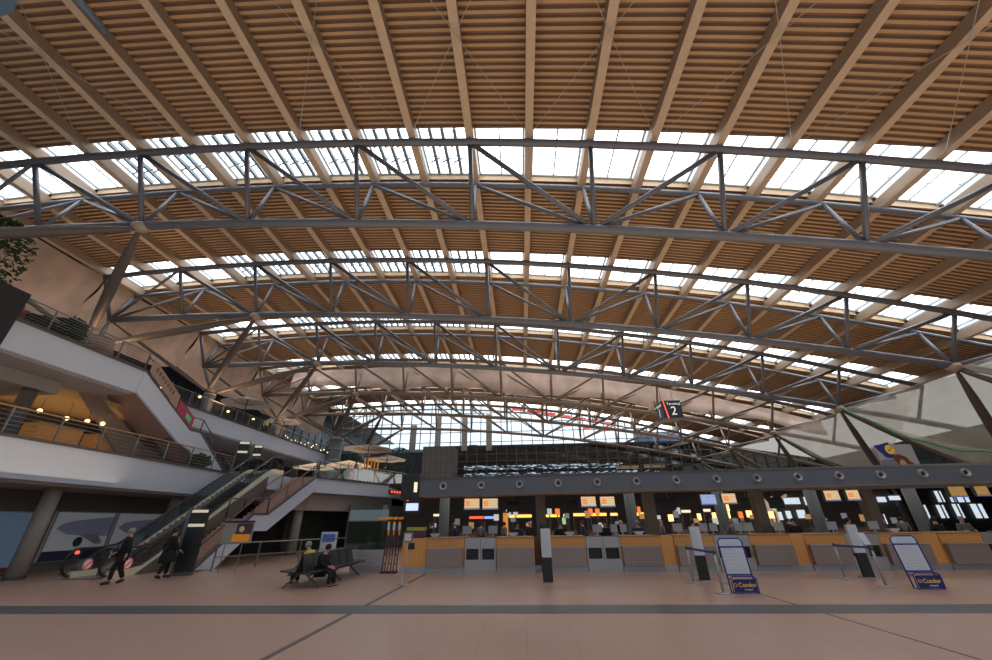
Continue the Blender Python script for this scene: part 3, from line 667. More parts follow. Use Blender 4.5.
# rail fence from stairs toward bench
fp = [(-12.9, 17.9, 0), (-12.1, 19.6, 0), (-11.2, 21.6, 0), (-10.0, 24.3, 0)]
rail([(x, y, z) for x, y, z in fp], 1.0, 'low steel tube fence running from the stairs toward the bench', wires=1, cap=railm, step=2.0, nm='tube_fence', grp='tube fences', wr=.02)
a = aty(226, 521, 17.0); b = aty(250, 543, 17.0)
o = thing('poster_stand', (a.x+.5, 17, 0), 'poster stand with orange and dark picture beside the stair foot', 'poster')
MB().box(a.x, b.x, 17, 17.03, b.z, a.z).build('backing', mat('poster_grey', (.28, .30, .27), .5, emit=.03), o)
MB().box(a.x, b.x, 16.98, 17, a.z-.07, a.z).build('header', navy, o)
MB().box(a.x+.55, b.x-.05, 16.99, 17, b.z+.3, a.z-.1).build('photo', mat('poster_photo', (.10, .04, .05), .5, vary=.8, scale=9), o)
MB().box(a.x+.45, b.x-.08, 16.985, 16.995, b.z+.05, b.z+.32).build('orange_strip', orange, o)
MB().tube([(a.x+.78, 16.98, b.z+.50), (a.x+.78, 16.99, b.z+.50)], .11, 14).build('pale_figure', mat('pale_patch', (.7, .65, .4), .6), o)
for u in (.2, .9): MB().tube([(a.x+u, 17.05, 0), (a.x+u, 17.05, a.z-.1)], .02, 6).build('leg', railm, o)
# blue-white display by the shop
o = thing('display_board', (-11.3, 27, 0), 'white and blue display board behind the bench', 'display board')
a = aty(322, 532, 26); b = aty(334, 556, 26)
MB().box(a.x, b.x, 26, 26.08, b.z, a.z).build('panel', paper, o); MB().box(a.x+.1, b.x-.1, 25.98, 26, b.z+.75, a.z-.12).build('blue_print', mat('print_blue', (.04, .12, .45), .5, emit=.15), o)
MB().box(a.x+.2, b.x-.2, 26, 26.1, 0, b.z).build('leg', railm, o)
o['label'] = 'white and blue display board behind the bench'
for i, (px, py) in enumerate(((348, 555), (348, 560))): pass
# shop glazing under the terrace
gz = thing('window_11', (-12, 31, 0), None, None, None, 'structure')
g = MB(); pa_, pb_, pc_ = Vector((-12.6, 30.4, 0)), Vector((-11.3, 33.3, 0)), Vector((-9.7, 37.4, 0))
gp = mat('green_panel', (.15, .19, .16), .15, vary=.3, scale=.8)
U1 = Vector((0, 0, 1.55))
for p_, q_ in ((pa_, pb_), (pb_, pc_)): g.bar(p_+U1, q_+U1, .04, 3.0)
g.build('glass_pane', gp, gz)
MB().bar(pa_+Vector((0, 0, .2)), pc_+Vector((0, 0, .2)), .12, .4).build('plinth', steelpl, gz)
f_ = MB()
for p_ in (pa_, pa_.lerp(pb_, .5), pb_, pb_.lerp(pc_, .4), pb_.lerp(pc_, .7)): f_.bar(p_, p_+Vector((0, 0, 3)), .07, .07, (0, 1, 0))
f_.build('frame', steel_d, gz)
struct('wall_shop', MB().prism([(-17.4, 30.5), (-11.8, 38.5), (-11.8, 38.8), (-17.6, 30.8)], 0, 3.0), mat('shop_green', (.06, .085, .065), .6, vary=.3))
# steel low barrier with glass
o = thing('glass_screen', (-6, 17.1, 0), 'low steel banded barrier with a glass screen left of the trolleys', 'screen')
for i in range(3): MB().box(-6.75, -5.45, 17.05, 17.25, .03+i*.25, .25+i*.25).build('steel_band', steelpl, o)
MB().box(-7.05, -5.42, 17.1, 17.13, .78, 2.2).build('glass_pane', glass_g, o)
MB().box(-7.1, -5.42, 17.0, 17.3, 0, .03).build('base', steelpl, o)
# shop ceiling lamps
for i in range(5):
    a = aty(309+i*6, 507+(i % 2)*2, 29.5)
    tag(MB().ell((a.x, 29.5, min(a.z, 2.86)), (.07, .07, .05)).build('ceiling_lamp', warm_l, None, True), 'small bright lamp above the dark shop opening, %s from the left' % ['first', 'second', 'third', 'fourth', 'fifth'][i], 'lamp', 'shop ceiling lamps')

# upright luggage carts (purple with orange tops)
for i, (px, lab) in enumerate(((384, 'purple luggage cart with a wide orange handle, leftmost of three'), (391, 'purple luggage cart with orange top, middle of three'), (397, 'purple luggage cart with orange top, rightmost of three beside the wooden desk'))):
    px = 385+i*5.6; x = aty(px, 560, 17.0).x; o = thing('luggage_cart', (x, 17, 0), lab, 'luggage cart', 'upright luggage carts')
    fr = MB(); 
    for u in (-.06, .06): fr.tube([(x+u, 16.9, .03), (x+u*.8, 17.05, 1.1), (x+u*.5, 17.1, 1.3)], .02, 8)
    for z in (.3, .6, .9): fr.tube([(x-.06, 16.97, z), (x+.06, 16.97, z)], .015, 6)
    fr.build('frame', purple, o, True)
    MB().box(x-.085, x+.085, 16.75, 17.1, 0, .06).build('base', purple, o)
    MB().tube([(x, 17.1, 1.25), (x-.02, 17.1, 1.75)], [.03, .045], 10).build('upright', orange, o, True)
    MB().tube([(x-.06-(.42 if i == 0 else 0), 17.1, 1.86), (x+.12, 17.1, 1.88)], .045, 8).build('handle', orange, o, True)
    MB().box(x-.05, x+.05, 17.03, 17.06, 1.45, 1.68).build('label_plate', paper, o)

# ------------------------------------------------------------------ bulkhead beam with nozzles
YB = 16.3
o = thing('duct_beam', (8, YB+.3, 2.66), 'long grey overhead duct beam above the check-in desks', 'duct beam', None, 'structure')
MB().box(-4.05, 40, YB, YB+.9, 2.64, 3.25).build('casing', beamm, o)
MB().box(-4.1, 40, YB-.03, YB+.93, 3.25, 3.31).build('top_trim', steel_d, o)
MB().box(-4.1, 40, YB-.03, YB+.93, 2.60, 2.66).build('bottom_trim', mat('trim_tan', (.20, .15, .12), .6), o)
MB().box(-4.75, -4.05, YB-.1, YB+1.0, 2.5, 3.45).build('end_block', blackm, o)
MB().box(-4.22, -4.10, YB-.14, YB-.1, 2.78, 3.14).build('lit_sign', warmw_l, o)
for i in range(24):
    x = -3.08+i*1.512; z = 2.98
    nz = MB().tube([(x, YB-.005, z), (x, YB-.10, z)], [.155, .13], 20, False); nz.tube([(x, YB-.10, z), (x, YB-.03, z)], [.13, .07], 20, False)
    nb = nz.build('nozzle', mat('nozzle_ring', (.5, .5, .5), .4, .1), o, True)
    MB().tube([(x, YB-.02, z), (x, YB-.035, z)], .10, 16).build('nozzle_core', blackm, nb)
o.location.z += .10; o.rotation_euler = (0, -.0085, 0)
# hangers red light and screen at beam end
a = aty(421, 511, 16.2); o = thing('wall_monitor', (a.x, 16.2, 2.2), 'small blue white screen under the left end of the duct beam', 'monitor')
MB().box(-4.62, -3.95, 16.25, 16.32, 2.05, 2.6).build('casing', blackm, o); MB().box(-4.5, -4.02, 16.23, 16.25, 2.12, 2.38).build('screen', mat('screen_blue', (.55, .68, .95), .4, emit=.9, ecol=(.6, .72, 1)), o)
MB().tube([(-4.45, 16.22, 2.5), (-4.45, 16.24, 2.5)], .04, 10).build('red_lamp', red_l, o)

# ------------------------------------------------------------------ check-in desks
YC, YD_ = 16.85, 17.75
ZT = 1.14
desks = [(-3.7, -2.26), (-1.03, .42), (.69, 2.36), (3.66, 5.14), (5.66, 7.12), (8.42, 9.88), (10.38, 11.82), (13.02, 14.6), (15.1, 16.55), (17.8, 19.3), (19.8, 21.3)]
dl = ['leftmost, beside the wooden end cabinet', 'left of the dark brown pillar', 'directly behind the lone notice stand', 'right of the second pair of baggage hatches', 'behind the left belt barrier', 'behind and right of the left folding board', 'behind the right belt barrier', 'behind the right folding board', 'near the right picture edge', 'beyond the right picture edge baggage hatches', 'farthest right of the row']
for i, (a, b) in enumerate(desks):
    o = thing('check_in_desk', ((a+b)/2, YC, 0), 'wood and steel check-in desk %s' % dl[i], 'check-in desk', 'check-in desks')
    MB().box(a, b, YC, YD_, .2, ZT).build('wood_front', woodc, o)
    MB().box(a+.03, b-.06, YC-.17, YC, .18, .80).build('steel_panel', steelp, o)
    MB().box(a+.03, b-.06, YC-.19, YC, .80, .83).build('panel_edge', steelpl, o)
    MB().box(a, b, YC-.06, YD_, 0.0, .2).build('plinth', steelpl, o)
    MB().box(a, b, YC-.04, YD_+.05, ZT, ZT+.035).build('worktop', mat('worktop', (.42, .24, .10), .4), o)
for i, (a, b) in enumerate([(-4.68, -3.72), (5.16, 5.64), (9.90, 10.36), (14.62, 15.08), (.44, .67), (19.32, 19.78)]):
    o = thing('wood_cabinet', ((a+b)/2, YC, 0), ['wooden end cabinet at the left end of the desk row', 'plain wooden infill cabinet behind the left notice stand', 'plain wooden infill cabinet between the two desk groups', 'plain wooden infill cabinet right of the right folding board', 'grey steel infill below the dark brown pillar', 'plain wooden infill cabinet outside the right edge'][i], 'cabinet', 'wood infill cabinets')
    if i == 4:
        MB().box(a, b, YC+.3, YD_, 0, .2).build('plinth', steelpl, o); MB().box(a, b, YC+.5, YD_, .2, 1.1).build('body', brownc, o)
    else:
        MB().box(a, b, YC+.02, YD_, .2, ZT+.01).build('body', woodv, o); MB().box(a, b, YC-.02, YD_, 0, .2).build('plinth', steelpl, o)
    if i == 0: MB().box(-4.45, -4.2, YC, YC+.02, .78, 1.0).build('dark_hatch', blackm, o)
hatches = [(-2.24, -1.05), (2.38, 3.64), (7.14, 8.40), (11.84, 13.0), (16.57, 17.78)]
hl = ['left pair, beside the first desk', 'middle pair, below the second monitors', 'pair behind the left folding board', 'pair behind the small white notice', 'pair at the right picture edge']
trayw = mat('tray_white', (.7, .7, .68), .5)
for i, (a, b) in enumerate(hatches):
    o = thing('baggage_hatch', ((a+b)/2, YC, 0), 'steel baggage intake with two dark openings, %s' % hl[i], 'baggage intake', 'baggage intakes')
    MB().box(a, b, YC+.35, YD_, 0, ZT).build('carcass', steel_d, o)
    MB().box(a, b, YC-.06, YC+.35, 0, .36).build('weighing_plinth', steelpl, o)
    mm = (a+b)/2
    for u, v in ((a, mm-.01), (mm+.01, b)):
        f = MB().box(u, v, YC, YC+.05, .78, ZT).box(u, u+.06, YC, YC+.05, .36, .78).box(v-.06, v, YC, YC+.05, .36, .78).box(u, v, YC-.05, YC+.05, .36, .42)
        d = f.build('door_frame', steelpl, o); MB().box(u+.06, v-.06, YC+.12, YC+.14, .42, .78).build('dark_curtain', blackm, d)
# pillars
for i, px in enumerate((540, 648, 757, 867)):
    x = aty(px, 497, 18.1).x
    tag(MB().box(x-.2, x+.2, 18.0, 18.4, 0, 2.75).build('square_pillar', brownc), 'square brown pillar behind the desks, %s from the left' % ['first', 'second', 'third', 'fourth'][i], 'pillar', 'square brown pillars', 'structure')
for i, px in enumerate((445, 629, 718, 811, 908)):
    x = aty(px, 497 if px < 900 else 490, 22).x
    column(x, 22, 0, 3.3, .26, colg, 'round grey green column behind the desks, %s from the left' % ['first', 'second', 'third', 'fourth', 'fifth'][i])
# long grey inner beam seen under the duct
tag(MB().box(-3, 40, 19.2, 19.5, 2.82, 3.1).build('inner_beam', mat('inner_beam', (.10, .13, .16), .5)), 'thin grey blue beam hanging behind the duct beam', 'beam', None, 'structure')
# monitors
def monitor(px0, py0, px1, py1, y, lab, m=fids, nm='departure_screen'):
    a = aty(px0, py0, y); b = aty(px1, py1, y); o = thing(nm, ((a.x+b.x)/2, y, b.z), lab, 'monitor', 'hanging departure screens')
    MB().box(a.x, b.x, y, y+.12, b.z, a.z).build('casing', steel_d, o); MB().box(a.x+.03, b.x-.03, y-.012, y, b.z+.05, a.z-.03).build('screen', m, o)
    MB().box((a.x+b.x)/2-.03, (a.x+b.x)/2+.03, y+.04, y+.08, a.z, 2.9).build('hanger', steel_d, o)
    MB().box(a.x, b.x, y-.014, y, b.z, b.z+.035).build('blue_edge', mat('edge_blue', (.2, .3, .7), .5, emit=.3), o)
    if m is fids: MB().box(a.x+.08, a.x+.28, y-.02, y-.012, b.z+.12, a.z-.12).build('orange_block', mat('screen_orange', (.9, .35, .12), .5, emit=.7), o)
    return o
mons = [(464, 498, 480, 509.5, 'l'), (482, 498, 498.5, 509.5, 'r'), (580, 496, 597, 507, 'l'), (599, 496, 616, 507, 'r'), (699, 494, 718, 505, 'blue'), (720, 493, 738, 504, 'r'), (822, 490, 842, 501, 'l'), (844, 489.5, 862, 500.5, 'r'), (946, 486, 969, 497, 'l'), (972, 485.5, 992, 496, 'r')]
ml = ['left screen of the pair over the first baggage hatches', 'right screen of the pair over the first baggage hatches', 'left screen of the second hanging pair', 'right screen of the second hanging pair', 'screen with a blue picture, left of the third pair', 'cream screen right of the blue picture one', 'left screen of the fourth hanging pair', 'right screen of the fourth hanging pair', 'orange screen, left one of the last pair at the right edge', 'orange screen at the right picture edge']
for i, (x0, y0, x1, y1, t_) in enumerate(mons):
    m = fids
    if t_ == 'blue': m = mat('blue_screen', (.35, .45, .7), .4, emit=.7, vary=.6, scale=5)
    if i >= 8: m = mat('orange_screen', (.6, .36, .12), .4, emit=.35, vary=.3, scale=8)
    monitor(x0, y0, x1, y1, 18, 'lit hanging '+ml[i], m)
# dark monitors hanging further back
for i, px in enumerate((513, 570, 655, 668, 747, 775)):
    a = aty(px, 498, 19.6); o = thing('dark_screen', (a.x, 19.6, 2.1), 'switched off dark screen hanging behind the desks, %s from the left' % ['first', 'second', 'third', 'fourth', 'fifth', 'sixth'][i], 'monitor', 'switched off screens')
    MB().box(a.x-.3, a.x+.3, 19.6, 19.7, 2.1, 2.55).build('casing', blackm, o); MB().box(a.x-.03, a.x+.03, 19.62, 19.68, 2.55, 2.85).build('hanger', steel_d, o)

# desk-top items
def desk_item(kind, x, y, lab, grp):
    if kind == 'tray':
        o = thing('paper_tray', (x, y, ZT+.035), lab, 'tray', grp)
        MB().poly([(x-.1, y-.06, ZT+.04), (x+.1, y-.06, ZT+.04), (x+.1, y+.1, ZT+.04), (x-.1, y+.1, ZT+.04), (x-.2, y-.1, ZT+.16), (x+.2, y-.1, ZT+.16), (x+.2, y+.14, ZT+.16), (x-.2, y+.14, ZT+.16)], [(0, 1, 2, 3), (0, 4, 5, 1), (1, 5, 6, 2), (2, 6, 7, 3), (3, 7, 4, 0)]).build('bowl', trayw, o)
    else:
        o = thing('desk_monitor', (x, y, ZT+.035), lab, 'monitor', grp)
        MB().box(x-.1, x+.1, y-.06, y+.06, ZT+.035, ZT+.05).build('foot', steelpl, o); MB().bar((x, y, ZT+.05), (x, y, ZT+.2), .04, .03, (0, 1, 0)).build('stem', steelpl, o)
        MB().box(x-.18, x+.18, y-.02, y+.02, ZT+.14, ZT+.42).build('back_shell', mat('shell_grey', (.42, .43, .45), .5), o)
it = [('tray', 435, 'leftmost desk'), ('tray', 513.5, 'desk left of the brown pillar'), ('tray', 569.5, 'desk behind the lone notice stand'), ('tray', 639, 'desk right of the second hatches'), ('monitor', 467, 'first hatches, left'), ('monitor', 493, 'first hatches, right'), ('monitor', 598, 'second hatches, left'), ('monitor', 616, 'second hatches, centre'), ('monitor', 623, 'second hatches, right'), ('monitor', 679, 'desk behind the left belt barrier'), ('monitor', 706, 'desk left of the third hatches'), ('monitor', 714, 'third hatches, left'), ('monitor', 741, 'third hatches, centre'), ('monitor', 750, 'third hatches, right'), ('monitor', 781, 'desk between the folding board and the right barrier'), ('monitor', 877, 'fourth hatches'), ('monitor', 835, 'desk behind the right notice stand'), ('tray', 895, 'desk left of the right folding board')]
for k_, px, w_ in it:
    x = aty(px, 535, YC+.55).x
    desk_item(k_, x, YC+.55, ('white bowl shaped tray on the %s' if k_ == 'tray' else 'grey desk monitor back at the %s') % w_, 'trays on the desks' if k_ == 'tray' else 'desk monitors')
o = thing('promotion_box', (-4.3, 17.3, 1.15), 'purple and yellow striped box on the wooden end cabinet', 'box'); MB().box(-4.62, -3.95, 17.1, 17.6, 1.15, 1.5).build('body', purple, o); MB().box(-4.63, -3.94, 17.09, 17.61, 1.42, 1.54).build('lid_band', mat('lime', (.45, .5, .05), .6), o)

# ------------------------------------------------------------------ back hall fittings
def strip(px0, px1, py, y, m, lab, h=.16, nm='lit_fascia'):
    a = aty(px0, py, y); b = aty(px1, py, y); z = a.z
    o = thing(nm, ((a.x+b.x)/2, y, 0), lab, 'lit sign', 'glowing fascias of the rear desks')
    MB().box(a.x, b.x, y, y+.3, z-.12, z+h).build('canopy', steel_d, o); MB().box(a.x+.03, b.x-.03, y-.02, y, z-.04, z+h*.6).build('light_strip', m, o)
    for x in (a.x+.05, b.x-.05): MB().box(x-.04, x+.04, y+.1, y+.2, 0, z-.12).build('post', steel_d, o)
strip(469, 484, 518, 31, red_l, 'red part of the glowing fascia behind the first hatches')
strip(484, 497, 518, 30.9, blue_l, 'blue white part of the glowing fascia behind the first hatches')
strip(504, 532, 517, 31, yellow_l, 'orange glowing fascia left of the brown pillar', .22)
strip(543, 560, 516.5, 31, yellow_l, 'orange glowing fascia just right of the brown pillar', .2)
strip(563, 569, 516, 30.9, yellow_l, 'tiny orange glowing fascia right of the brown pillar', .2)
strip(573, 607, 515.5, 31, yellow_l, 'long orange glowing fascia under the second screens', .22)
strip(610, 618, 515, 30.9, yellow_l, 'short orange glowing fascia left of the round column', .2)
strip(634, 645, 515, 31, yellow_l, 'orange glowing fascia left of the second square pillar', .25)
strip(681, 691, 512, 31, warmw_l, 'cream glowing fascia behind the left belt barrier', .2)
strip(703, 711, 511, 30.9, warmw_l, 'cream glowing fascia under the blue picture screen', .2)
strip(433, 447, 515.5, 24, warmw_l, 'cream lit kiosk sign behind the leftmost desk', .12)
back_wall_bits = [(547, 552, 512, 'pale'), (555, 560, 512, 'o'), (506, 511, 513, 'pale'), (513, 518, 513, 'pale'), (632, 636, 510, 'o'), (637, 641, 510, 'o'), (588, 593, 512, 'o'), (595, 600, 512, 'o'), (562, 566, 521, 'g'), (668, 674, 518, 'w'), (697, 702, 517, 'w'), (712, 717, 516, 'w'), (727, 731, 515, 'w'), (738, 744, 515, 'o'), (746, 753, 514, 'w'), (768, 775, 515, 'w'), (726, 730, 508, 'w'), (772, 776, 508, 'g'), (675, 681, 511, 'pale')]
mm_ = {'pale': mat('poster_pale', (.6, .62, .62), .5, emit=.5), 'o': mat('poster_orange', (.9, .22, .05), .5, emit=.8), 'g': mat('poster_green', (.4, .7, .3), .5, emit=.6), 'w': mat('lamp_panel', (1, .6, .2), .5, emit=2.4, ecol=(1, .55, .18), vary=.5, scale=3)}
nm_ = {'pale': 'pale', 'o': 'orange', 'g': 'green', 'w': 'glowing warm'}
cnt = {}
NN = ['first', 'second', 'third', 'fourth', 'fifth', 'sixth', 'seventh', 'eighth', 'ninth', 'tenth', 'eleventh', 'twelfth', 'thirteenth', 'fourteenth', 'fifteenth']
for (a_, b_, py, c_) in sorted(back_wall_bits):
    a = aty(a_, py-3.4, 30.2); b = aty(b_, py+3.2, 30.2); i = cnt.get(c_, 0); cnt[c_] = i+1
    o = thing('lit_notice', ((a.x+b.x)/2, 30.2, 0), '%s lit notice in the rear hall, %s of its colour from the left' % (nm_[c_], NN[i]), 'lit panel', 'lit panels of the rear hall')
    MB().box(a.x, b.x, 30.2, 30.28, b.z, a.z).build('face', mm_[c_], o)
    MB().box((a.x+b.x)/2-.04, (a.x+b.x)/2+.04, 30.28, 30.34, 0, a.z).build('post', steel_d, o)
# orange kiosk
a = aty(503, 513, 26); b = aty(508, 535, 26); o = thing('orange_kiosk', ((a.x+b.x)/2, 26, 0), 'narrow orange kiosk pillar behind the desk left of the brown pillar', 'kiosk')
MB().box(a.x, b.x, 26, 26.4, 0, a.z).build('body', mat('kiosk_orange', (.8, .3, .03), .5, emit=.5), o); MB().box(a.x, b.x+.1, 25.97, 26.43, a.z, a.z+.08).build('cap', steel_d, o)
# rear desk row
for i in range(10):
    x = -3+i*2.7; o = thing('rear_desk', (x, 27.5, 0), 'brown rear desk in the hall behind the check-in row, %s from the left' % NN[i], 'desk', 'rear desks')
    MB().box(x-1, x+1, 27.5, 28.2, .1, 1.1).build('body', mat('rear_wood', (.22, .11, .05), .6), o); MB().box(x-1.05, x+1.05, 27.45, 28.25, 1.1, 1.15).build('worktop', steel_d, o)
    MB().box(x-.9, x+.9, 27.6, 28.1, 0, .1).build('plinth', blackm, o)
for i in range(26):
    px = 436+i*18.5+random.uniform(-5, 5); y = 27.2; x = aty(px, 525, y).x
    o = thing('rear_screen', (x, y, 0), 'small pale screen on a stand before the rear desks, %s' % ('number %d from the left' % (i+1)), 'screen', 'small pale rear screens')
    h_ = random.uniform(1.2, 1.9); MB().box(x-.16, x+.16, y, y+.04, h_, h_+random.uniform(.2, .4)).build('face', [mm_['pale'], mat('dim_screen', (.25, .3, .36), .5, emit=.2), mat('dim_warm', (.5, .28, .12), .5, emit=.4)][i % 3], o)
    MB().box(x-.02, x+.02, y, y+.03, 0, h_).build('post', steel_d, o); MB().box(x-.15, x+.15, y-.1, y+.14, 0, .03).build('foot', steel_d, o)
# bright windows at the right
wr = thing('window_12', (36, 38, 0), None, None, None, 'structure')
MB().box(24, 43, 38.2, 38.5, 0, 4.1).build('wall_panel', dark, wr)
mb = MB(); mul = MB()
for (u0, v0, u1, v1) in [(934, 491, 945, 502), (947, 491, 956, 502), (957, 497, 970, 502), (918, 505, 931, 519), (936, 505, 949, 518), (952, 504, 965, 518), (970, 504, 988, 518)]:
    if u1 == 0: continue
    a = aty(u0, v0, 38.1); b = aty(u1, v1, 38.1); a.z = min(a.z, 4.05); mb.box(a.x, b.x, 38.05, 38.15, b.z, a.z)
    mul.box((a.x+b.x)/2-.04, (a.x+b.x)/2+.04, 37.98, 38.05, b.z, a.z)
for (u0, v0, u1, v1) in [(783, 498, 800, 504), (803, 497, 812, 505), (775, 512, 783, 520), (785, 511, 792, 519), (796, 510, 806, 518), (876, 497, 886, 502), (888, 496, 900, 500), (883, 514, 887, 524)]:
    a = aty(u0, v0, 35.9); b = aty(u1, v1, 35.9); mb.box(a.x, b.x, 35.8, 35.9, b.z, a.z)
mb.build('pane', day_l, wr); mul.build('mullion', steel_d, wr)
# small raking struts visible in back hall (lit)
for i, (u0, v0, u1, v1) in enumerate([(761, 497, 767, 504), (772, 497, 770, 504), (786, 495, 773, 505), (760, 502, 766, 506)]):
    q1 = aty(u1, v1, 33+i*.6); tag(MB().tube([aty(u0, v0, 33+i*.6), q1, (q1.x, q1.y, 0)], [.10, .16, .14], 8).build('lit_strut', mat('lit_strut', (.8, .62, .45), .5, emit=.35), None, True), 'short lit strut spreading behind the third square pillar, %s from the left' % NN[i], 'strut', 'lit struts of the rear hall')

# ------------------------------------------------------------------ hanging sign cube
o = thing('hanging_sign', (8.1, 20.6, 6.3), 'black hanging cube sign with numbers 1 and 2 above the desks', 'hanging sign')
c = Vector((7.9, 20.5, 6.78)); hw, hh = .48, .46
a = Matrix.Rotation(.10, 3, 'Z')
MB().box(c.x-hw, c.x+hw, c.y-hw, c.y+hw, c.z-hh, c.z+hh).build('cube', mat('sign_black', (.012, .02, .035), .4), o)
MB().bar((c.x-hw+.09, c.y-hw-.006, c.z+hh), (c.x-hw+.22, c.y-hw-.006, c.z-hh), .05, .01, (0, 1, 0)).build('red_line', red_l, o)
text('2', (c.x+.06, c.y-hw-.012, c.z-.10), .62, whitel, o); text('Terminal', (c.x+.10, c.y-hw-.012, c.z+.28), .19, whitel, o)
text('1', (c.x-hw-.012, c.y+.0, c.z-.10), .62, whitel, o, rz=-PI/2); text('Terminal', (c.x-hw-.012, c.y, c.z+.28), .19, whitel, o, rz=-PI/2)
w = MB()
for u in (-.3, .3): w.tube([(c.x+u, c.y, c.z+hh), (c.x+u, c.y, 14.2)], .012, 5)
w.build('hanging_wires', steel_d, o)

# ------------------------------------------------------------------ dust sheets
def patch(f, nu, nv, name, m, lab, grp):
    mb = MB(); pts = [f(i/nu, j/nv) for j in range(nv+1) for i in range(nu+1)]
    mb.poly(pts, [(j*(nu+1)+i, j*(nu+1)+i+1, (j+1)*(nu+1)+i+1, (j+1)*(nu+1)+i) for j in range(nv) for i in range(nu)])
    return tag(mb.build(name, m, None, True), lab, 'sheet', grp)
for k in range(0, 6):
    def f(u, v, k=k):
        y = yt(k)+YO*.3+D*u; ztop = zA(-12)+.3; zb = 14.5-.9*math.sin(PI*u)-.0
        x = -29.62-.7*v-.2*math.sin(PI*v)*math.sin(PI*u)+.12*math.sin(9*u+5*v)
        return (x, y+.10*math.sin(7*v), ztop+(zb-ztop)*v+.06*math.sin(14*u))
    patch(f, 24, 12, 'dust_sheet', sheet, 'beige dust sheet hung from the left roof edge, %s bay from the viewer' % NTH[k], 'dust sheets on the left roof edge')
def f(u, v):
    j = -11+21*u; x = X0+j*S; zt = zA(j)-.1; zc = Cn(4, j).z; zb = zc+.9+.22*math.sin(u*23)+.1*math.sin(u*51)
    return (x, yt(4)+YO+.5+.12*math.sin(u*60)+.1*math.sin(v*6), zt+(zb-zt)*v)
patch(f, 90, 6, 'dust_sheet', fabric('rose_sheet', (.78, .60, .50), .3, .0), 'wide beige curtain hung across the fourth truss', None)
def lerp3(a, b, t): return Vector(a).lerp(Vector(b), t)
for k in range(1, 4):
    # hung between truss k and k+1 on the right
    TL = A(k+1, 9.9)+Vector((0, -.3, .1)); BL = Cn(k+1, 8)+Vector((0, -.3, -.1)); TR = A(k, 10)+Vector((0, .3, .2))
    c8 = Cn(k, 8); ft = Vector((GX, yt(k)+D/2+YO, GZ)); BR = c8.lerp(ft, .72)
    def f(u, v):
        t_ = lerp3(TL, TR, u); b_ = lerp3(BL, BR, u); p = t_.lerp(b_, v)
        p.z -= .9*math.sin(PI*u)*(.3+.7*v); p.z += .07*math.sin(18*u+4*v); p.x += .4*math.sin(PI*v); return p
    patch(f, 26, 14, 'dust_net', net, 'pale translucent dust net slung under the right roof edge, %s bay from the viewer' % NTH[k-1], 'dust nets on the right roof edge')
    if k == 2: tag(MB().tube([f(u, 1.0) for u in frange(0, 1, .05)], .055, 6).build('green_rope', mat('rope_green', (.02, .30, .14), .6, emit=.05), None, True), 'green rope along the lower edge of the right dust net', 'rope')
    BL2 = c8 = Cn(k+1, 8)+Vector((0, -.35, -.4)); LB = Cn(k+1, 8).lerp(ft, .8)
    if k == 2:
        def f2(u, v): p = lerp3(BL2, lerp3(BR, LB, v), u); p.z -= .5*math.sin(PI*u)*(1-v*.5); p.y -= .25; return p
        patch(f2, 20, 8, 'dust_net', net, 'lower pale net hanging beneath the green rope on the right', 'dust nets on the right roof edge')

# poster board right
a = aty(873, 443, 34); b = aty(922, 468, 34)
o = thing('billboard', ((a.x+b.x)/2, 34, 4.9), 'billboard with a blue flag, yellow disc and laughing face above the duct beam', 'billboard')
MB().box(a.x, b.x, 34, 34.1, 4.9, a.z-.15).build('panel', mat('billboard_sky', (.42, .38, .38), .5, emit=.12, vary=.15), o)
L = b.x-a.x; Hh = a.z-.15-4.9
MB().poly([(a.x-.1, 33.97, 6.9), (a.x+.42*L, 33.97, 7.2), (a.x+.42*L, 33.97, 5.9), (a.x+.18*L, 33.97, 6.0)], [(0, 1, 2, 3)]).build('blue_flag', mat('flag_blue', (.02, .03, .22), .5, emit=.1), o)
MB().tube([(a.x+.36*L, 33.96, 6.6), (a.x+.36*L, 33.95, 6.6)], .36, 20).build('yellow_disc', mat('disc_yellow', (.85, .5, .02), .5, emit=.2), o)
MB().bar((a.x+.28*L, 33.94, 6.45), (a.x+.43*L, 33.94, 6.75), .06, .01, (0, 1, 0)).build('bird_mark', MATS['flag_blue'], o)
MB().box(a.x, a.x+.42*L, 33.97, 33.98, 4.9, 5.85).build('grey_area', mat('bill_grey', (.28, .28, .32), .6), o)
MB().ell((a.x+.58*L, 33.96, 5.65), (.50, .02, .50)).ell((a.x+.70*L, 33.96, 5.35), (.42, .02, .38)).ell((a.x+.50*L, 33.96, 5.9), (.40, .02, .34)).ell((a.x+.78*L, 33.96, 5.15), (.3, .02, .25)).build('portrait_hair', mat('hair_auburn', (.24, .07, .03), .7, vary=.5, scale=6), o)
MB().ell((a.x+.55*L, 33.93, 5.5), (.25, .02, .33)).build('portrait_face', mat('face_tone', (.75, .42, .28), .6), o)
MB().ell((a.x+.55*L, 33.90, 5.38), (.12, .01, .04)).build('portrait_smile', mat('smile_white', (.8, .75, .7), .6), o)
struct('floor_gallery', MB().box(23, 43, 33.2, 50, 4.2, 4.9), soffit)
for i in range(9):
    x = 33.6+i*1.0; tag(MB().box(x, x+.8, 36, 36.4, 4.9, 5.9+.5*random.random()).build('storage_rack', mat('rack_teal', (.04, .07, .08), .5, vary=.6, scale=7)), 'dark rack on the right gallery, %s from the left' % NN[i], 'rack', 'dark racks on the right gallery')

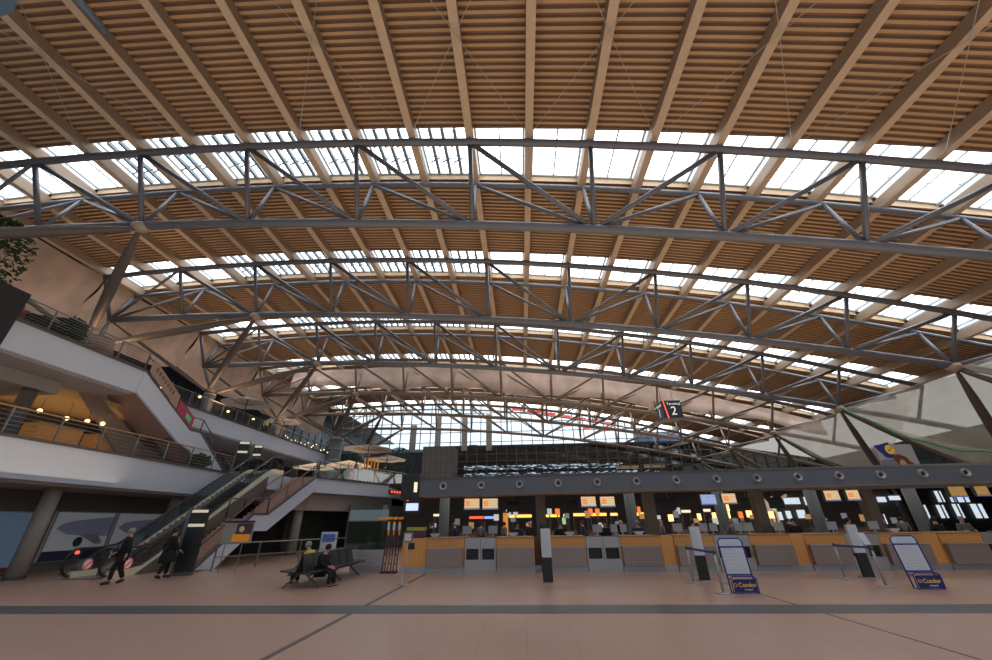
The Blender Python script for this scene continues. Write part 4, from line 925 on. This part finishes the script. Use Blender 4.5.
# ------------------------------------------------------------------ terrace furniture
def parasol(x, y, z0, ztop, r, drop, m, lab, tilt=0, pole_m=steel_d):
    o = thing('parasol', (x, y, z0), lab, 'parasol', 'parasols of the restaurant')
    n = 8; pts = [(x, y, ztop)]; fs = []
    for rr, dz in ((.5, -drop*.55), (1, -drop)):
        for i in range(n*2):
            a = 2*PI*i/(n*2); q = r*rr*(1 if i % 2 == 0 else .95); pts.append((x+q*math.cos(a), y+q*math.sin(a), ztop+dz+(.0 if i % 2 == 0 else .04)))
    for i in range(2*n): j = (i+1) % (2*n); fs += [(0, 1+i, 1+j), (1+i, 1+2*n+i, 1+2*n+j, 1+j)]
    MB().poly(pts, fs).build('canopy', m, o)
    MB().tube([(x, y, z0), (x, y, ztop-.05)], .05, 8).build('pole', pole_m, o)
    MB().box(x-.35, x+.35, y-.35, y+.35, z0, z0+.1).build('base', steel_d, o)
    rb = MB()
    for i in range(n): a = 2*PI*i/n; rb.tube([(x, y, ztop-drop*1.1), (x+r*.6*math.cos(a), y+r*.6*math.sin(a), ztop-drop*.68)], .02, 5)
    rb.build('stretchers', steel_d, o)
parasol(-13.17, 34, 4.5, 7.95, 2.15, .45, umbm, 'wide beige parasol on the terrace, behind the other two')
parasol(-12.0, 35.7, 4.5, 7.35, 1.75, .5, whiteumb, 'pale parasol nearest the terrace corner')
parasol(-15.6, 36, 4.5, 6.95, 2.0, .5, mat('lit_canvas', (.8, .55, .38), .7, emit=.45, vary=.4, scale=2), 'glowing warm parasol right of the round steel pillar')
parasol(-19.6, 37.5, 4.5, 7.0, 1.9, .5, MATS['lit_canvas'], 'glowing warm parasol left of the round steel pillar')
# upper terrace parasol
parasol(-23.6, 31.5, 9.0, 11.9, 2.0, .75, umbm, 'beige parasol with dark pole on the upper gallery')
parasol(-23.6, 37.5, 9.0, 11.6, 1.6, .6, umbm, 'beige parasol on the upper gallery, nearer the round steel pillar')
# bar tables / chairs in orange
def cafe_chair(x, y, z, lab, m=orange):
    o = thing('cafe_chair', (x, y, z), lab, 'chair', 'orange terrace chairs')
    MB().box(x-.22, x+.22, y-.22, y+.22, z+.44, z+.48).build('seat', m, o); MB().box(x-.22, x+.22, y+.18, y+.22, z+.48, z+.95).build('backrest', m, o)
    for u in (-.18, .18):
        for v in (-.18, .18): MB().bar((x+u, y+v, z), (x+u, y+v, z+.44), .035, .035, (0, 1, 0)).build('leg', steel_d, o)
def cafe_table(x, y, z, lab):
    o = thing('cafe_table', (x, y, z), lab, 'table', 'terrace tables')
    MB().tube([(x, y, z+.72), (x, y, z+.75)], .42, 18).build('tabletop', mat('table_top', (.3, .2, .12), .4), o); MB().tube([(x, y, z), (x, y, z+.72)], .04, 8).build('pedestal', steel_d, o); MB().tube([(x, y, z), (x, y, z+.04)], .25, 14).build('foot', steel_d, o)
cafe_table(-12.6, 31.6, 4.5, 'round table at the left end of the glass balustrade'); cafe_table(-11.3, 34.9, 4.5, 'round table near the terrace corner')
cafe_chair(-13.3, 31.5, 4.5, 'orange chair left of the first terrace table'); cafe_chair(-11.9, 32.4, 4.5, 'orange chair between the two terrace tables'); cafe_chair(-11.0, 36.4, 4.5, 'orange chair beyond the corner table')
a = aty(366, 455, 33); o = thing('orange_screen', (-12.5, 33, 4.5), 'slatted orange screen standing under the terrace parasols', 'screen')
sl = MB()
for i in range(5): sl.box(-13.0+i*.28, -12.9+i*.28, 33, 33.06, 4.6, 6.75)
sl.build('slats', mat('orange_slat', (.75, .32, .04), .6, emit=.1), o); MB().box(-13.05, -11.7, 32.98, 33.08, 4.5, 4.6).box(-13.05, -11.7, 32.98, 33.08, 6.7, 6.8).build('frame', steel_d, o)
# red letters sign on terrace fascia
o = thing('fascia_sign', (-10.5, 34.2, 3.9), 'small dark sign with four red lights on the terrace fascia', 'sign')
d = Vector((-10.1+13.7, 8, 0)).normalized(); p0 = Vector((-13.7, 27, 4.05))+d*7.0+Vector((.06, -.03, 0))
MB().bar(p0, p0+d*1.45, .05, .32).build('panel', blackm, o)
for i in range(4): q = p0+d*(.2+.34*i)+Vector((.035, -.02, 0)); MB().bar(q, q+d*.2, .02, .18).build('red_letter', red_l, o)
# plants
def plant(x, y, z, r, h, lab, m=green, n=420, pot=True, seed=1):
    rnd = random.Random(seed); o = thing('potted_plant', (x, y, z), lab, 'plant', 'potted plants')
    if pot: MB().tube([(x, y, z), (x, y, z+.5)], [.25, .33], 14).build('pot', mat('pot_brown', (.16, .09, .06), .7), o)
    MB().tube([(x, y, z+.3), (x+.05, y, z+h*.6)], [.05, .025], 6).build('stem', brownc, o)
    lf = MB()
    for i in range(n):
        a = rnd.uniform(0, 2*PI); t_ = rnd.uniform(-1, 1); q = rnd.random()**.5
        c = Vector((x+r*q*math.cos(a)*math.sqrt(1-t_*t_), y+r*q*math.sin(a)*math.sqrt(1-t_*t_), z+h*.62+t_*h*.4))
        d1 = Vector((rnd.uniform(-1, 1), rnd.uniform(-1, 1), rnd.uniform(-.6, .6))).normalized(); d2 = d1.orthogonal().normalized(); s = rnd.uniform(.10, .2)
        lf.poly([c-d1*s, c+d2*s*.4, c+d1*s, c-d2*s*.4], [(0, 1, 2, 3)])
    lf.build('foliage', m, o)
plant(-22.3, 12, 9.0, 1.15, 4.9, 'tall dark leafy tree at the left picture edge', n=900, seed=3)
plant(-21.0, 12.6, 9.0, .55, 1.2, 'pink flowering plant on the upper gallery', pink, 260, seed=4)
plant(-20.7, 14.9, 9.0, .5, 1.5, 'dark green shrub behind the upper railing, next to the strut', seed=5)
plant(-21.6, 13.6, 9.0, .5, 1.1, 'low green shrub behind the upper railing', seed=6)
plant(-17.2, 40.5, 4.5, 1.4, 3.6, 'dark green tree between the terrace parasols', n=700, seed=7)
plant(-13.2, 43, 4.5, 2.0, 4.6, 'large dark green tree at the terrace corner', n=900, seed=8)
plant(-19.0, 22.8, 4.5, .6, 1.0, 'leafy shrub on the first gallery under the stair', seed=9)
o = thing('striped_planter', (-21.1, 16.4, 9.0), 'reddish brown planter with pale stripes behind the upper railing', 'planter')
MB().tube([(-21.1, 16.4, 9.0), (-21.1, 16.4, 9.6), (-21.1, 16.4, 10.25)], [.55, .75, .6], 18).build('body', gridmat('striped', (.26, .15, .12), (.42, .3, .25), 0, .16, .04, .6, 'XZ'), o, True)
MB().tube([(-21.1, 16.4, 10.25), (-21.1, 16.4, 10.3)], .5, 16).build('soil', blackm, o)
# black loudspeaker cabinet at near end of upper gallery
tag(MB().box(-19.49, -19.2, 10.4, 11.95, 7.6, 10.0).build('black_cabinet', blackm), 'black cabinet on the gallery edge at the left picture edge', 'cabinet')
# lamps inside galleries
gl = [(-23.5, 12.6, 6.9), (-22.4, 16.5, 6.6), (-22.0, 17.4, 6.45), (-21.8, 18.2, 6.5), (-21.6, 18.8, 6.5)]
for i, (x, y, z) in enumerate(gl):
    o = thing('pendant_lamp', (x, y, z), 'small glowing pendant lamp in the first gallery, %s from the left' % NN[i], 'lamp', 'gallery pendant lamps')
    MB().ell((x, y, z), (.10, .10, .10)).build('bulb', warm_l, o, True); MB().tube([(x, y, z+.1), (x, y, 7.2)], .01, 5).build('cord', blackm, o)
tag(MB().box(-23.6, -22.6, 11.6, 12.3, 7.0, 7.18).build('ceiling_light', mat('green_white', (.8, 1, .7), .5, emit=3, ecol=(.85, 1, .7))), 'square bright ceiling light under the upper gallery at the left edge', 'lamp')
for i in range(8):
    x, y = -24+random.uniform(-1, 1), 11+i*3.4; x = -25; zz = 10.6+random.uniform(-.3, .4); o = thing('lantern', (x, y, 9), 'small warm lantern on the upper gallery, %s along from the viewer' % NTH[i], 'lamp', 'upper gallery lanterns'); MB().ell((x, y, zz), (.11, .11, .09)).build('globe', warm_l, o, True); MB().tube([(x, y, 9), (x, y, zz)], .02, 6).build('pole', blackm, o)
    0 and ('small warm lantern on the upper gallery, %s along from the viewer' % NTH[i], 'lamp', 'upper gallery lanterns')
# cafe fittings gallery 1
for i, (y, w_, m_) in enumerate(((17.6, 2.0, 'orange'), (20.2, 1.7, 'orange'), (12.6, 1.4, 'dark'))):
    o = thing('cafe_counter', (-22.5, y, 4.5), ['orange wooden counter behind the gallery railing, left one', 'orange wooden counter behind the gallery railing, right one', 'dark counter at the left edge of the gallery'][i], 'counter', 'gallery counters')
    MB().box(-23, -22.2, y-w_/2, y+w_/2, 4.5, 6.1).build('body', mat('cafe_orange', (.5, .22, .06), .5, emit=.12) if m_ == 'orange' else darkb, o); MB().box(-23.05, -22.1, y-w_/2-.05, y+w_/2+.05, 6.1, 6.16).build('worktop', steel_d, o)
for i in range(3):
    x, y = -19.2, 20.5+i*1.0
# little lights upper right of gallery 2 (bar)
for i in range(14):
    a = aty(285+i*3.2+random.uniform(-1, 1), 438+i*.9+random.uniform(-3, 3), 40+random.uniform(0, 4))
    o = thing('bar_light', (a.x, a.y, 9), 'tiny glowing light of the upper bar beside the round steel pillar', 'lamp', 'tiny lights of the upper bar'); MB().ell(a, (.055, .055, .055), 8, 6).build('bulb', warm_l, o, True); MB().tube([(a.x, a.y, 9), a], .012, 5).build('stem', blackm, o)
o = thing('floodlight', (-17, 7.2, 17.3), 'long grey blue tube lamp hanging at the top left', 'lamp')
a = atz(78, 0, 17.3); b = atz(107, 33, 17.3); dd = (b-a)
MB().tube([a-dd*.6, b], .10, 8).build('tube', mat('lamp_blue_grey', (.10, .16, .22), .4, emit=.05), o, True)
o2 = atz(2, 2, 16.6); o = thing('dark_banner', o2, 'dark blue grey hanging panel cut by the top left picture corner', 'panel')
MB().poly([atz(-30, -25, 16.6), atz(22, -14, 16.6), atz(14, 12, 16.6), atz(-2, 18, 16.6), atz(-30, 22, 16.6)], [(0, 1, 2, 3, 4)]).build('panel', MATS['lamp_blue_grey'], o)

# ------------------------------------------------------------------ bench
o = thing('airport_bench', (-6.4, 14.8, 0), 'double sided black airport seating row near the stairs', 'bench')
bx0 = -6.62; by0, by1 = 12.95, 17.2
ax = Vector((.02, 1, 0)).normalized()
for s_, nmx in ((-1, 'left'), (1, 'right')):
    for i in range(6):
        y = by0+.05+i*.62; x = bx0+s_*.0
        st = MB(); x1, x2 = bx0+s_*.16, bx0+s_*.62
        st.poly([(x1, y, .38), (x2, y, .42), (x2, y+.56, .42), (x1, y+.56, .38), (x1, y, .42), (x2, y, .46), (x2, y+.56, .46), (x1, y+.56, .42)], [(3, 2, 1, 0), (4, 5, 6, 7), (0, 1, 5, 4), (1, 2, 6, 5), (2, 3, 7, 6), (3, 0, 4, 7)])
        st.build('seat', greyfab, o)
        bk = MB(); xa, xb = bx0+s_*.16, bx0+s_*.02
        bk.poly([(xa, y, .40), (xa, y+.56, .40), (xb, y+.56, .88), (xb, y, .88), (xa-s_*.04, y, .40), (xa-s_*.04, y+.56, .40), (xb-s_*.02, y+.56, .88), (xb-s_*.02, y, .88)], [(0, 1, 2, 3), (7, 6, 5, 4), (0, 4, 5, 1), (1, 5, 6, 2), (2, 6, 7, 3), (3, 7, 4, 0)])
        bk.build('backrest', greyfab, o)
    MB().box(bx0+s_*.30-.03, bx0+s_*.30+.03, by0, by0+3.75, .33, .39).build('seat_beam', steel_d, o)
for y in (by0+.25, by0+1.85, by0+3.4):
    for s_ in (-1, 1): MB().bar((bx0+s_*.1, y, .36), (bx0+s_*.55, y, .0), .05, .04).build('leg', steel_d, o)
    MB().bar((bx0-.35, y, .36), (bx0+.35, y, .36), .05, .05).build('crossbar', steel_d, o)
tag(MB().box(-6.15, -5.75, 16.9, 17.3, 0, .02).build('floor_mat', blackm), 'small dark mat on the floor beyond the bench', 'mat') if 0 else None
o = thing('display_board', (-6.1, 16.9, 0), 'small blue and white notice board beyond the bench', 'display board')
a = aty(335, 553, 17.2); b = aty(343, 564, 17.2)
MB().box(a.x, b.x, 17.2, 17.24, b.z, a.z).build('panel', mat('print_blue', (.04, .12, .45), .5), o); MB().box(a.x+.05, b.x-.05, 17.19, 17.2, b.z+.16, b.z+.22).build('white_line', paper, o); MB().bar(((a.x+b.x)/2, 17.22, 0), ((a.x+b.x)/2, 17.22, b.z), .04, .04, (0, 1, 0)).build('leg', railm, o)
o['label'] = 'small blue notice board just beyond the far end of the bench'

# ------------------------------------------------------------------ people
def skinned(name, verts, edges, radii, m, parent, sub=1):
    me = bpy.data.meshes.new(name); me.from_pydata([tuple(v) for v in verts], edges, []); me.materials.append(m)
    ob = bpy.data.objects.new(name, me); C.objects.link(ob); ob.parent = parent
    md = ob.modifiers.new('skin', 'SKIN'); md.use_smooth_shade = True
    sv = me.skin_vertices[0].data if me.skin_vertices else None
    if sv is None:
        bpy.context.view_layer.objects.active = ob
        ob.modifiers.remove(md); md = ob.modifiers.new('skin', 'SKIN'); md.use_smooth_shade = True; sv = me.skin_vertices[0].data
    for i, r in enumerate(radii): sv[i].radius = (r, r) if not isinstance(r, tuple) else r; sv[i].use_root = (i == 0)
    if sub: sm = ob.modifiers.new('smooth', 'SUBSURF'); sm.levels = sub; sm.render_levels = sub
    return ob
def person(loc, rz, J, lab, coat, trouser, hair, coat_len=0, scale=1, shirt=None, grp=None, head_turn=0, skirt_hair=False):
    """J joints: pelvis chest neck head lsh lel lha rsh rel rha lhip lkn lan lto rhip rkn ran rto, local coords, facing -y"""
    o = thing('person', loc, lab, 'person', grp); o.rotation_euler = (0, 0, rz); o.scale = (scale,)*3
    V = {k: Vector(v) for k, v in J.items()}
    hd = V['head']; up = (V['head']-V['neck']).normalized()
    names = ['pelvis', 'waist', 'chest', 'neck', 'chin', 'head', 'crown', 'lsh', 'lel', 'lwr', 'lpa', 'rsh', 'rel', 'rwr', 'rpa', 'lhip', 'lkn', 'lan', 'lto', 'rhip', 'rkn', 'ran', 'rto']
    V['waist'] = V['pelvis'].lerp(V['chest'], .45); V['chin'] = V['neck'].lerp(hd, .45); V['crown'] = hd+up*.10
    for s in 'lr': V[s+'wr'] = V[s+'ha']; V[s+'pa'] = V[s+'ha']+(V[s+'ha']-V[s+'el']).normalized()*.075
    R = dict(pelvis=.13, waist=.12, chest=.145, neck=.055, chin=.07, head=.095, crown=.07, lsh=.06, lel=.042, lwr=.028, lpa=.038, lhip=.09, lkn=.06, lan=.042, lto=.035)
    for k_ in list(R):
        if k_[0] == 'l' and k_ != 'loc': R['r'+k_[1:]] = R[k_]
    E = [('pelvis', 'waist'), ('waist', 'chest'), ('chest', 'neck'), ('neck', 'chin'), ('chin', 'head'), ('head', 'crown'), ('chest', 'lsh'), ('lsh', 'lel'), ('lel', 'lwr'), ('lwr', 'lpa'), ('chest', 'rsh'), ('rsh', 'rel'), ('rel', 'rwr'), ('rwr', 'rpa'), ('pelvis', 'lhip'), ('lhip', 'lkn'), ('lkn', 'lan'), ('lan', 'lto'), ('pelvis', 'rhip'), ('rhip', 'rkn'), ('rkn', 'ran'), ('ran', 'rto')]
    vs = [V[n_] for n_ in names]; ed = [(names.index(a), names.index(b)) for a, b in E]; rd = [R[n_] for n_ in names]
    for s in 'lr':
        d = (V[s+'ha']-V[s+'el']).normalized(); sd = d.cross(Vector((0, 1, 0))); sd = sd.normalized() if sd.length > .2 else Vector((1, 0, 0)); pi_ = names.index(s+'pa')
        for q, (off, ln) in enumerate(((-.03, .07), (-.01, .08), (.012, .075), (.032, .06))):
            a = V[s+'pa']+sd*off+d*.03; b = a+d*ln*.55+Vector((0, -.01, 0)); i0 = len(vs); vs += [a, b, b+d*ln*.4+Vector((0, -.02, 0))]; rd += [.011, .009, .008]; ed += [(pi_, i0), (i0, i0+1), (i0+1, i0+2)]
        a = V[s+'wr']+Vector((0, -.035, 0))+d*.03; i0 = len(vs); vs += [a, a+d*.04+Vector((0, -.02, 0))]; rd += [.012, .009]; ed += [(names.index(s+'wr'), i0), (i0, i0+1)]
    nose = hd+Vector((0, -.108, -.01)); i0 = len(vs); vs.append(nose); rd.append(.014); ed.append((names.index('head'), i0))
    skinned('body', vs, ed, rd, skin, o)
    # coat / jacket
    n2 = ['pelvis', 'waist', 'chest', 'nb', 'lsh', 'lel', 'lcu', 'rsh', 'rel', 'rcu']; V['nb'] = V['chest'].lerp(V['neck'], .7)
    for s in 'lr': V[s+'cu'] = V[s+'el'].lerp(V[s+'ha'], .9)
    r2 = [.185, .175, .19, .10, .095, .075, .055, .095, .075, .055]
    skinned('jacket', [V[n_] for n_ in n2], [(0, 1), (1, 2), (2, 3), (2, 4), (4, 5), (5, 6), (2, 7), (7, 8), (8, 9)], r2, coat, o)
    n3 = ['pelvis', 'lhip', 'lkn', 'lcf', 'rhip', 'rkn', 'rcf']
    for s in 'lr': V[s+'cf'] = V[s+'kn'].lerp(V[s+'an'], .93)
    skinned('trousers', [V[n_] for n_ in n3], [(0, 1), (1, 2), (2, 3), (0, 4), (4, 5), (5, 6)], [.165, .125, .09, .072, .125, .09, .072], trouser, o)
    for s in 'lr':
        a, b = V[s+'an'], V[s+'to']; sh = MB().tube([a+Vector((0, .05, -.03)), a.lerp(b, .4)+Vector((0, 0, -.01)), b, b+Vector((0, -.04, 0))], [.05, .058, .05, .025], 10)
        so = sh.build('shoe', blackm, None, True, origin=(0, 0, 0)); so.parent = o; so.location = (0, 0, 0)
    h = MB(); c = hd+up*.035+Vector((0, .022, 0)); h.ell(c, (.108, .112, .105), 14, 9)
    ho = h.build('hair', hair, None, True, origin=(0, 0, 0)); ho.parent = o; ho.location = (0, 0, 0)
    fc = MB()
    for sx in (-.035, .035): fc.ell(hd+Vector((sx, -.095, .015)), (.012, .008, .007), 6, 4)
    fc.ell(hd+Vector((0, -.09, -.055)), (.026, .008, .006), 6, 4); fo = fc.build('facial_features', hair_d, None, origin=(0, 0, 0)); fo.parent = o; fo.location = (0, 0, 0)
    if coat_len:
        p = V['pelvis']; wv = V['waist']; kn = (V['lkn']+V['rkn'])/2; pts = [wv, p, p.lerp(kn, .55*coat_len), p.lerp(kn, coat_len)]
        sk = MB().tube(pts, [.17, .22, .28, .31], 16); so = sk.build('coat_skirt', coat, None, True, origin=(0, 0, 0)); so.parent = o; so.location = (0, 0, 0)
    if shirt:
        q = MB(); ch = V['chest']; q.poly([ch+Vector((-.06, -.178, .12)), ch+Vector((.06, -.178, .12)), ch+Vector((.03, -.182, -.3)), ch+Vector((-.03, -.182, -.3))], [(0, 1, 2, 3)]); so = q.build('shirt_front', shirt, None, origin=(0, 0, 0)); so.parent = o; so.location = (0, 0, 0)
    return o
STAND = dict(pelvis=(0, 0, .93), chest=(0, -.01, 1.32), neck=(0, 0, 1.47), head=(0, -.02, 1.62), lsh=(.19, 0, 1.40), lel=(.25, .02, 1.12), lha=(.24, -.08, .86), rsh=(-.19, 0, 1.40), rel=(-.25, .02, 1.12), rha=(-.24, -.08, .86), lhip=(.1, 0, .9), lkn=(.11, -.02, .5), lan=(.11, .02, .09), lto=(.13, -.13, .04), rhip=(-.1, 0, .9), rkn=(-.11, -.02, .5), ran=(-.11, .02, .09), rto=(-.13, -.13, .04))
WALK = dict(STAND, lkn=(.10, -.14, .51), lan=(.10, -.14, .10), lto=(.11, -.30, .05), rkn=(-.10, .03, .49), ran=(-.10, .20, .13), rto=(-.10, .08, .05), lel=(.25, .12, 1.14), lha=(.24, .10, .90), rel=(-.25, -.08, 1.12), rha=(-.22, -.28, .95))
REACH = dict(STAND, lel=(.26, -.05, 1.13), lha=(.18, -.30, 1.15), rel=(-.26, -.05, 1.13), rha=(-.18, -.30, 1.15))
SIT = dict(pelvis=(0, 0, .55), chest=(0, -.08, .93), neck=(0, -.13, 1.07), head=(0, -.19, 1.21), lsh=(.19, -.08, 1.0), lel=(.24, -.15, .75), lha=(.10, -.36, .66), rsh=(-.19, -.08, 1.0), rel=(-.24, -.15, .75), rha=(-.10, -.36, .66), lhip=(.1, -.04, .53), lkn=(.12, -.46, .52), lan=(.12, -.50, .10), lto=(.13, -.66, .05), rhip=(-.1, -.04, .53), rkn=(-.12, -.46, .52), ran=(-.12, -.42, .10), rto=(-.13, -.58, .05))
# shift walking pose: leaning man with papers, walking left
m1 = person((-13.45, 14.2, 0), -.9, WALK, 'man in dark suit and blue shirt walking past the escalator holding papers', blackfab, blackfab, hair_g, scale=.94, shirt=shirt_b)
pa = MB().poly([(-.28, -.36, .80), (-.10, -.40, .80), (-.12, -.40, 1.02), (-.26, -.36, 1.02)], [(0, 1, 2, 3)]).build('papers', paper, None, origin=(0, 0, 0))
pa.location = m1.location; pa.rotation_euler = (0, 0, -.9); pa.scale = (.94,)*3; tag(pa, 'white papers held by the man walking past the escalator', 'papers')
person((-13.05, 15.6, 0), 2.6, WALK, 'person in long black coat walking toward the stairs', blackfab, blackfab, hair_d, .85, .93)
person((-6.28, 13.55, -.08), PI/2, SIT, 'person in black coat and cap sitting on the near side of the bench', blackfab, blackfab, blackfab, 0, .90)
person((-6.98, 14.3, -.08), -PI/2, SIT, 'person with grey hair and a yellow top on the far side of the bench', shirt_y, blackfab, hair_g, 0, .94)
tag(MB().ell((-5.75, 14.0, .13), (.18, .28, .13)).build('black_bag', blackfab, None, True), 'black bag on the floor at the seated person’s feet', 'bag') if 0 else None
navyc = mat('navy_cloth', (.02, .03, .07), .85); greyc = mat('grey_cloth', (.12, .12, .13), .85)
staff = [(517, 18.6, 'dark clad clerk behind the desk left of the brown pillar', hair_d, navyc), (560, 18.8, 'clerk in black behind the desk with the lone notice stand', hair_d, blackfab), (604, 19.0, 'clerk in black behind the second baggage hatches', hair_d, blackfab), (637, 19.5, 'clerk behind the desk right of the round column', hair_g, navyc), (692, 20.5, 'dark clad person behind the desk by the left barrier', hair_d, navyc), (731, 20.5, 'person in grey behind the blue picture screen', hair_g, greyc), (793, 20.2, 'person in black behind the round column at right', hair_d, blackfab), (848, 19.5, 'person in navy behind the fourth screens', hair_d, navyc), (935, 19.6, 'person in black before the bright windows', hair_d, blackfab), (962, 20.4, 'person in grey before the bright windows', hair_g, greyc)]
for i, (px, y, lab, hr, ct) in enumerate(staff):
    x = aty(px, 522, y).x; person((x, y, 0), (.3, -.2, .1, 2.9, .4, 3.3, -.5, .2, 3.0, -.3)[i], REACH if i % 2 else STAND, lab, ct, blackfab, hr, scale=.97, grp='people behind the desks')
for i in range(15):
    px = (432, 455, 481, 530, 582, 660, 765, 825, 504, 620, 710, 742, 787, 880, 900)[i]; x = aty(px, 522, 25.5).x
    person((x, 25.4, 0), random.uniform(0, 6), STAND, 'dark figure standing in the rear hall, %s from the left' % NN[(0, 1, 2, 4, 5, 7, 10, 12, 3, 6, 8, 9, 11, 13, 14)[i]], (blackfab, navyc, greyc)[i % 3], blackfab, (hair_d, hair_g)[i % 2], scale=.98, grp='figures in the rear hall')
# diners on the terrace
for i, (x, y, z, m_) in enumerate(((-12.2, 30.9, 4.5, greyc), (-10.9, 34.0, 4.5, blackfab), (-22.9, 34.6, 9.0, shirt_y), (-23.2, 24.0, 9.0, greyc))):
    person((x-.6, y, z), (1.8, .6, 1.4, 1.3)[i], STAND, ['person in grey under the terrace parasol', 'person in black by the terrace corner', 'person in a yellow green top behind the upper railing', 'person in grey behind the upper railing near the strut foot'][i], m_, blackfab, hair_d, scale=.97, grp='people on the galleries')

struct('wall_light_block', MB().box(-36, 44, -10, -9, 0, 20), mat('light_block_dark', (.12, .12, .13), .6))  # unseen wall added behind the camera to block sky light
# ------------------------------------------------------------------ light
w = bpy.data.worlds.new('world'); bpy.context.scene.world = w; w.use_nodes = True; nt = w.node_tree
bg = nt.nodes['Background']; tc = nt.nodes.new('ShaderNodeTexCoord'); sp = nt.nodes.new('ShaderNodeSeparateXYZ'); cr = nt.nodes.new('ShaderNodeValToRGB')
nt.links.new(tc.outputs['Generated'], sp.inputs[0]); nt.links.new(sp.outputs[2], cr.inputs[0]); nt.links.new(cr.outputs[0], bg.inputs[0])
cr.color_ramp.elements[0].position = 0; cr.color_ramp.elements[0].color = (.84, .90, 1, 1); cr.color_ramp.elements[1].position = .35; cr.color_ramp.elements[1].color = (.82, .9, 1.0, 1)
bg.inputs[1].default_value = 1.7
def area(name, loc, rot, sx, sy, power, col):
    l = bpy.data.lights.new(name, 'AREA'); l.shape = 'RECTANGLE'; l.size = sx; l.size_y = sy; l.energy = power; l.color = col
    o = bpy.data.objects.new(name, l); C.objects.link(o); o.location = loc; o.rotation_euler = rot; return o
area('unseen_uplight_hall', (2, 10, 3.4), (PI, 0, 0), 40, 14, 1250, (1, .80, .58))  # uplight panels are unseen, added to stand in for warm roof lamps
area('unseen_uplight_rear', (2, 30, 4.6), (PI, 0, 0), 36, 22, 1200, (1, .76, .52))
area('uplight_far', (2, 53, 10.3), (PI, 0, 0), 36, 8, 300, (1, .76, .52))
area('gallery_warm', (-24.5, 19, 7.0), (PI, 0, 0), 4, 6, 22, (1, .6, .25))
area('gallery_warm_low', (-23.5, 14, 7.1), (0, 0, 0), 5, 14, 40, (1, .65, .35))
area('hall_rear_light', (10, 24, 3.9), (0, 0, 0), 30, 6, 160, (1, .8, .6))
area('front_fill', (4, -8, 7), (PI/2, 0, 0), 50, 10, 1300, (.78, .88, 1))  # cool fill light added behind the camera, no window there
def spot(loc, tgt, power, col, ang=50):
    l = bpy.data.lights.new('strut_uplight', 'SPOT'); l.energy = power; l.color = col; l.spot_size = math.radians(ang); l.spot_blend = .8; l.shadow_soft_size = 1.3
    o = bpy.data.objects.new('strut_uplight', l); C.objects.link(o); o.location = loc; d = Vector(tgt)-Vector(loc); o.rotation_euler = d.to_track_quat('-Z', 'Y').to_euler()
for i in range(1, 5):
    ym = yt(i)+D/2+YO
    spot((FX+1.4, ym, 9.7), (FX-1.5, ym, 14.5), 700, (1, .66, .38), 120)
sc = bpy.context.scene
sc.view_settings.view_transform = 'Standard'; sc.view_settings.look = 'None'; sc.view_settings.exposure = 0; sc.view_settings.gamma = 1
try:
    sc.cycles.use_denoising = True; sc.cycles.max_bounces = 6; sc.cycles.diffuse_bounces = 3; sc.cycles.transparent_max_bounces = 12
    sc.cycles.sample_clamp_indirect = 4
except Exception: pass
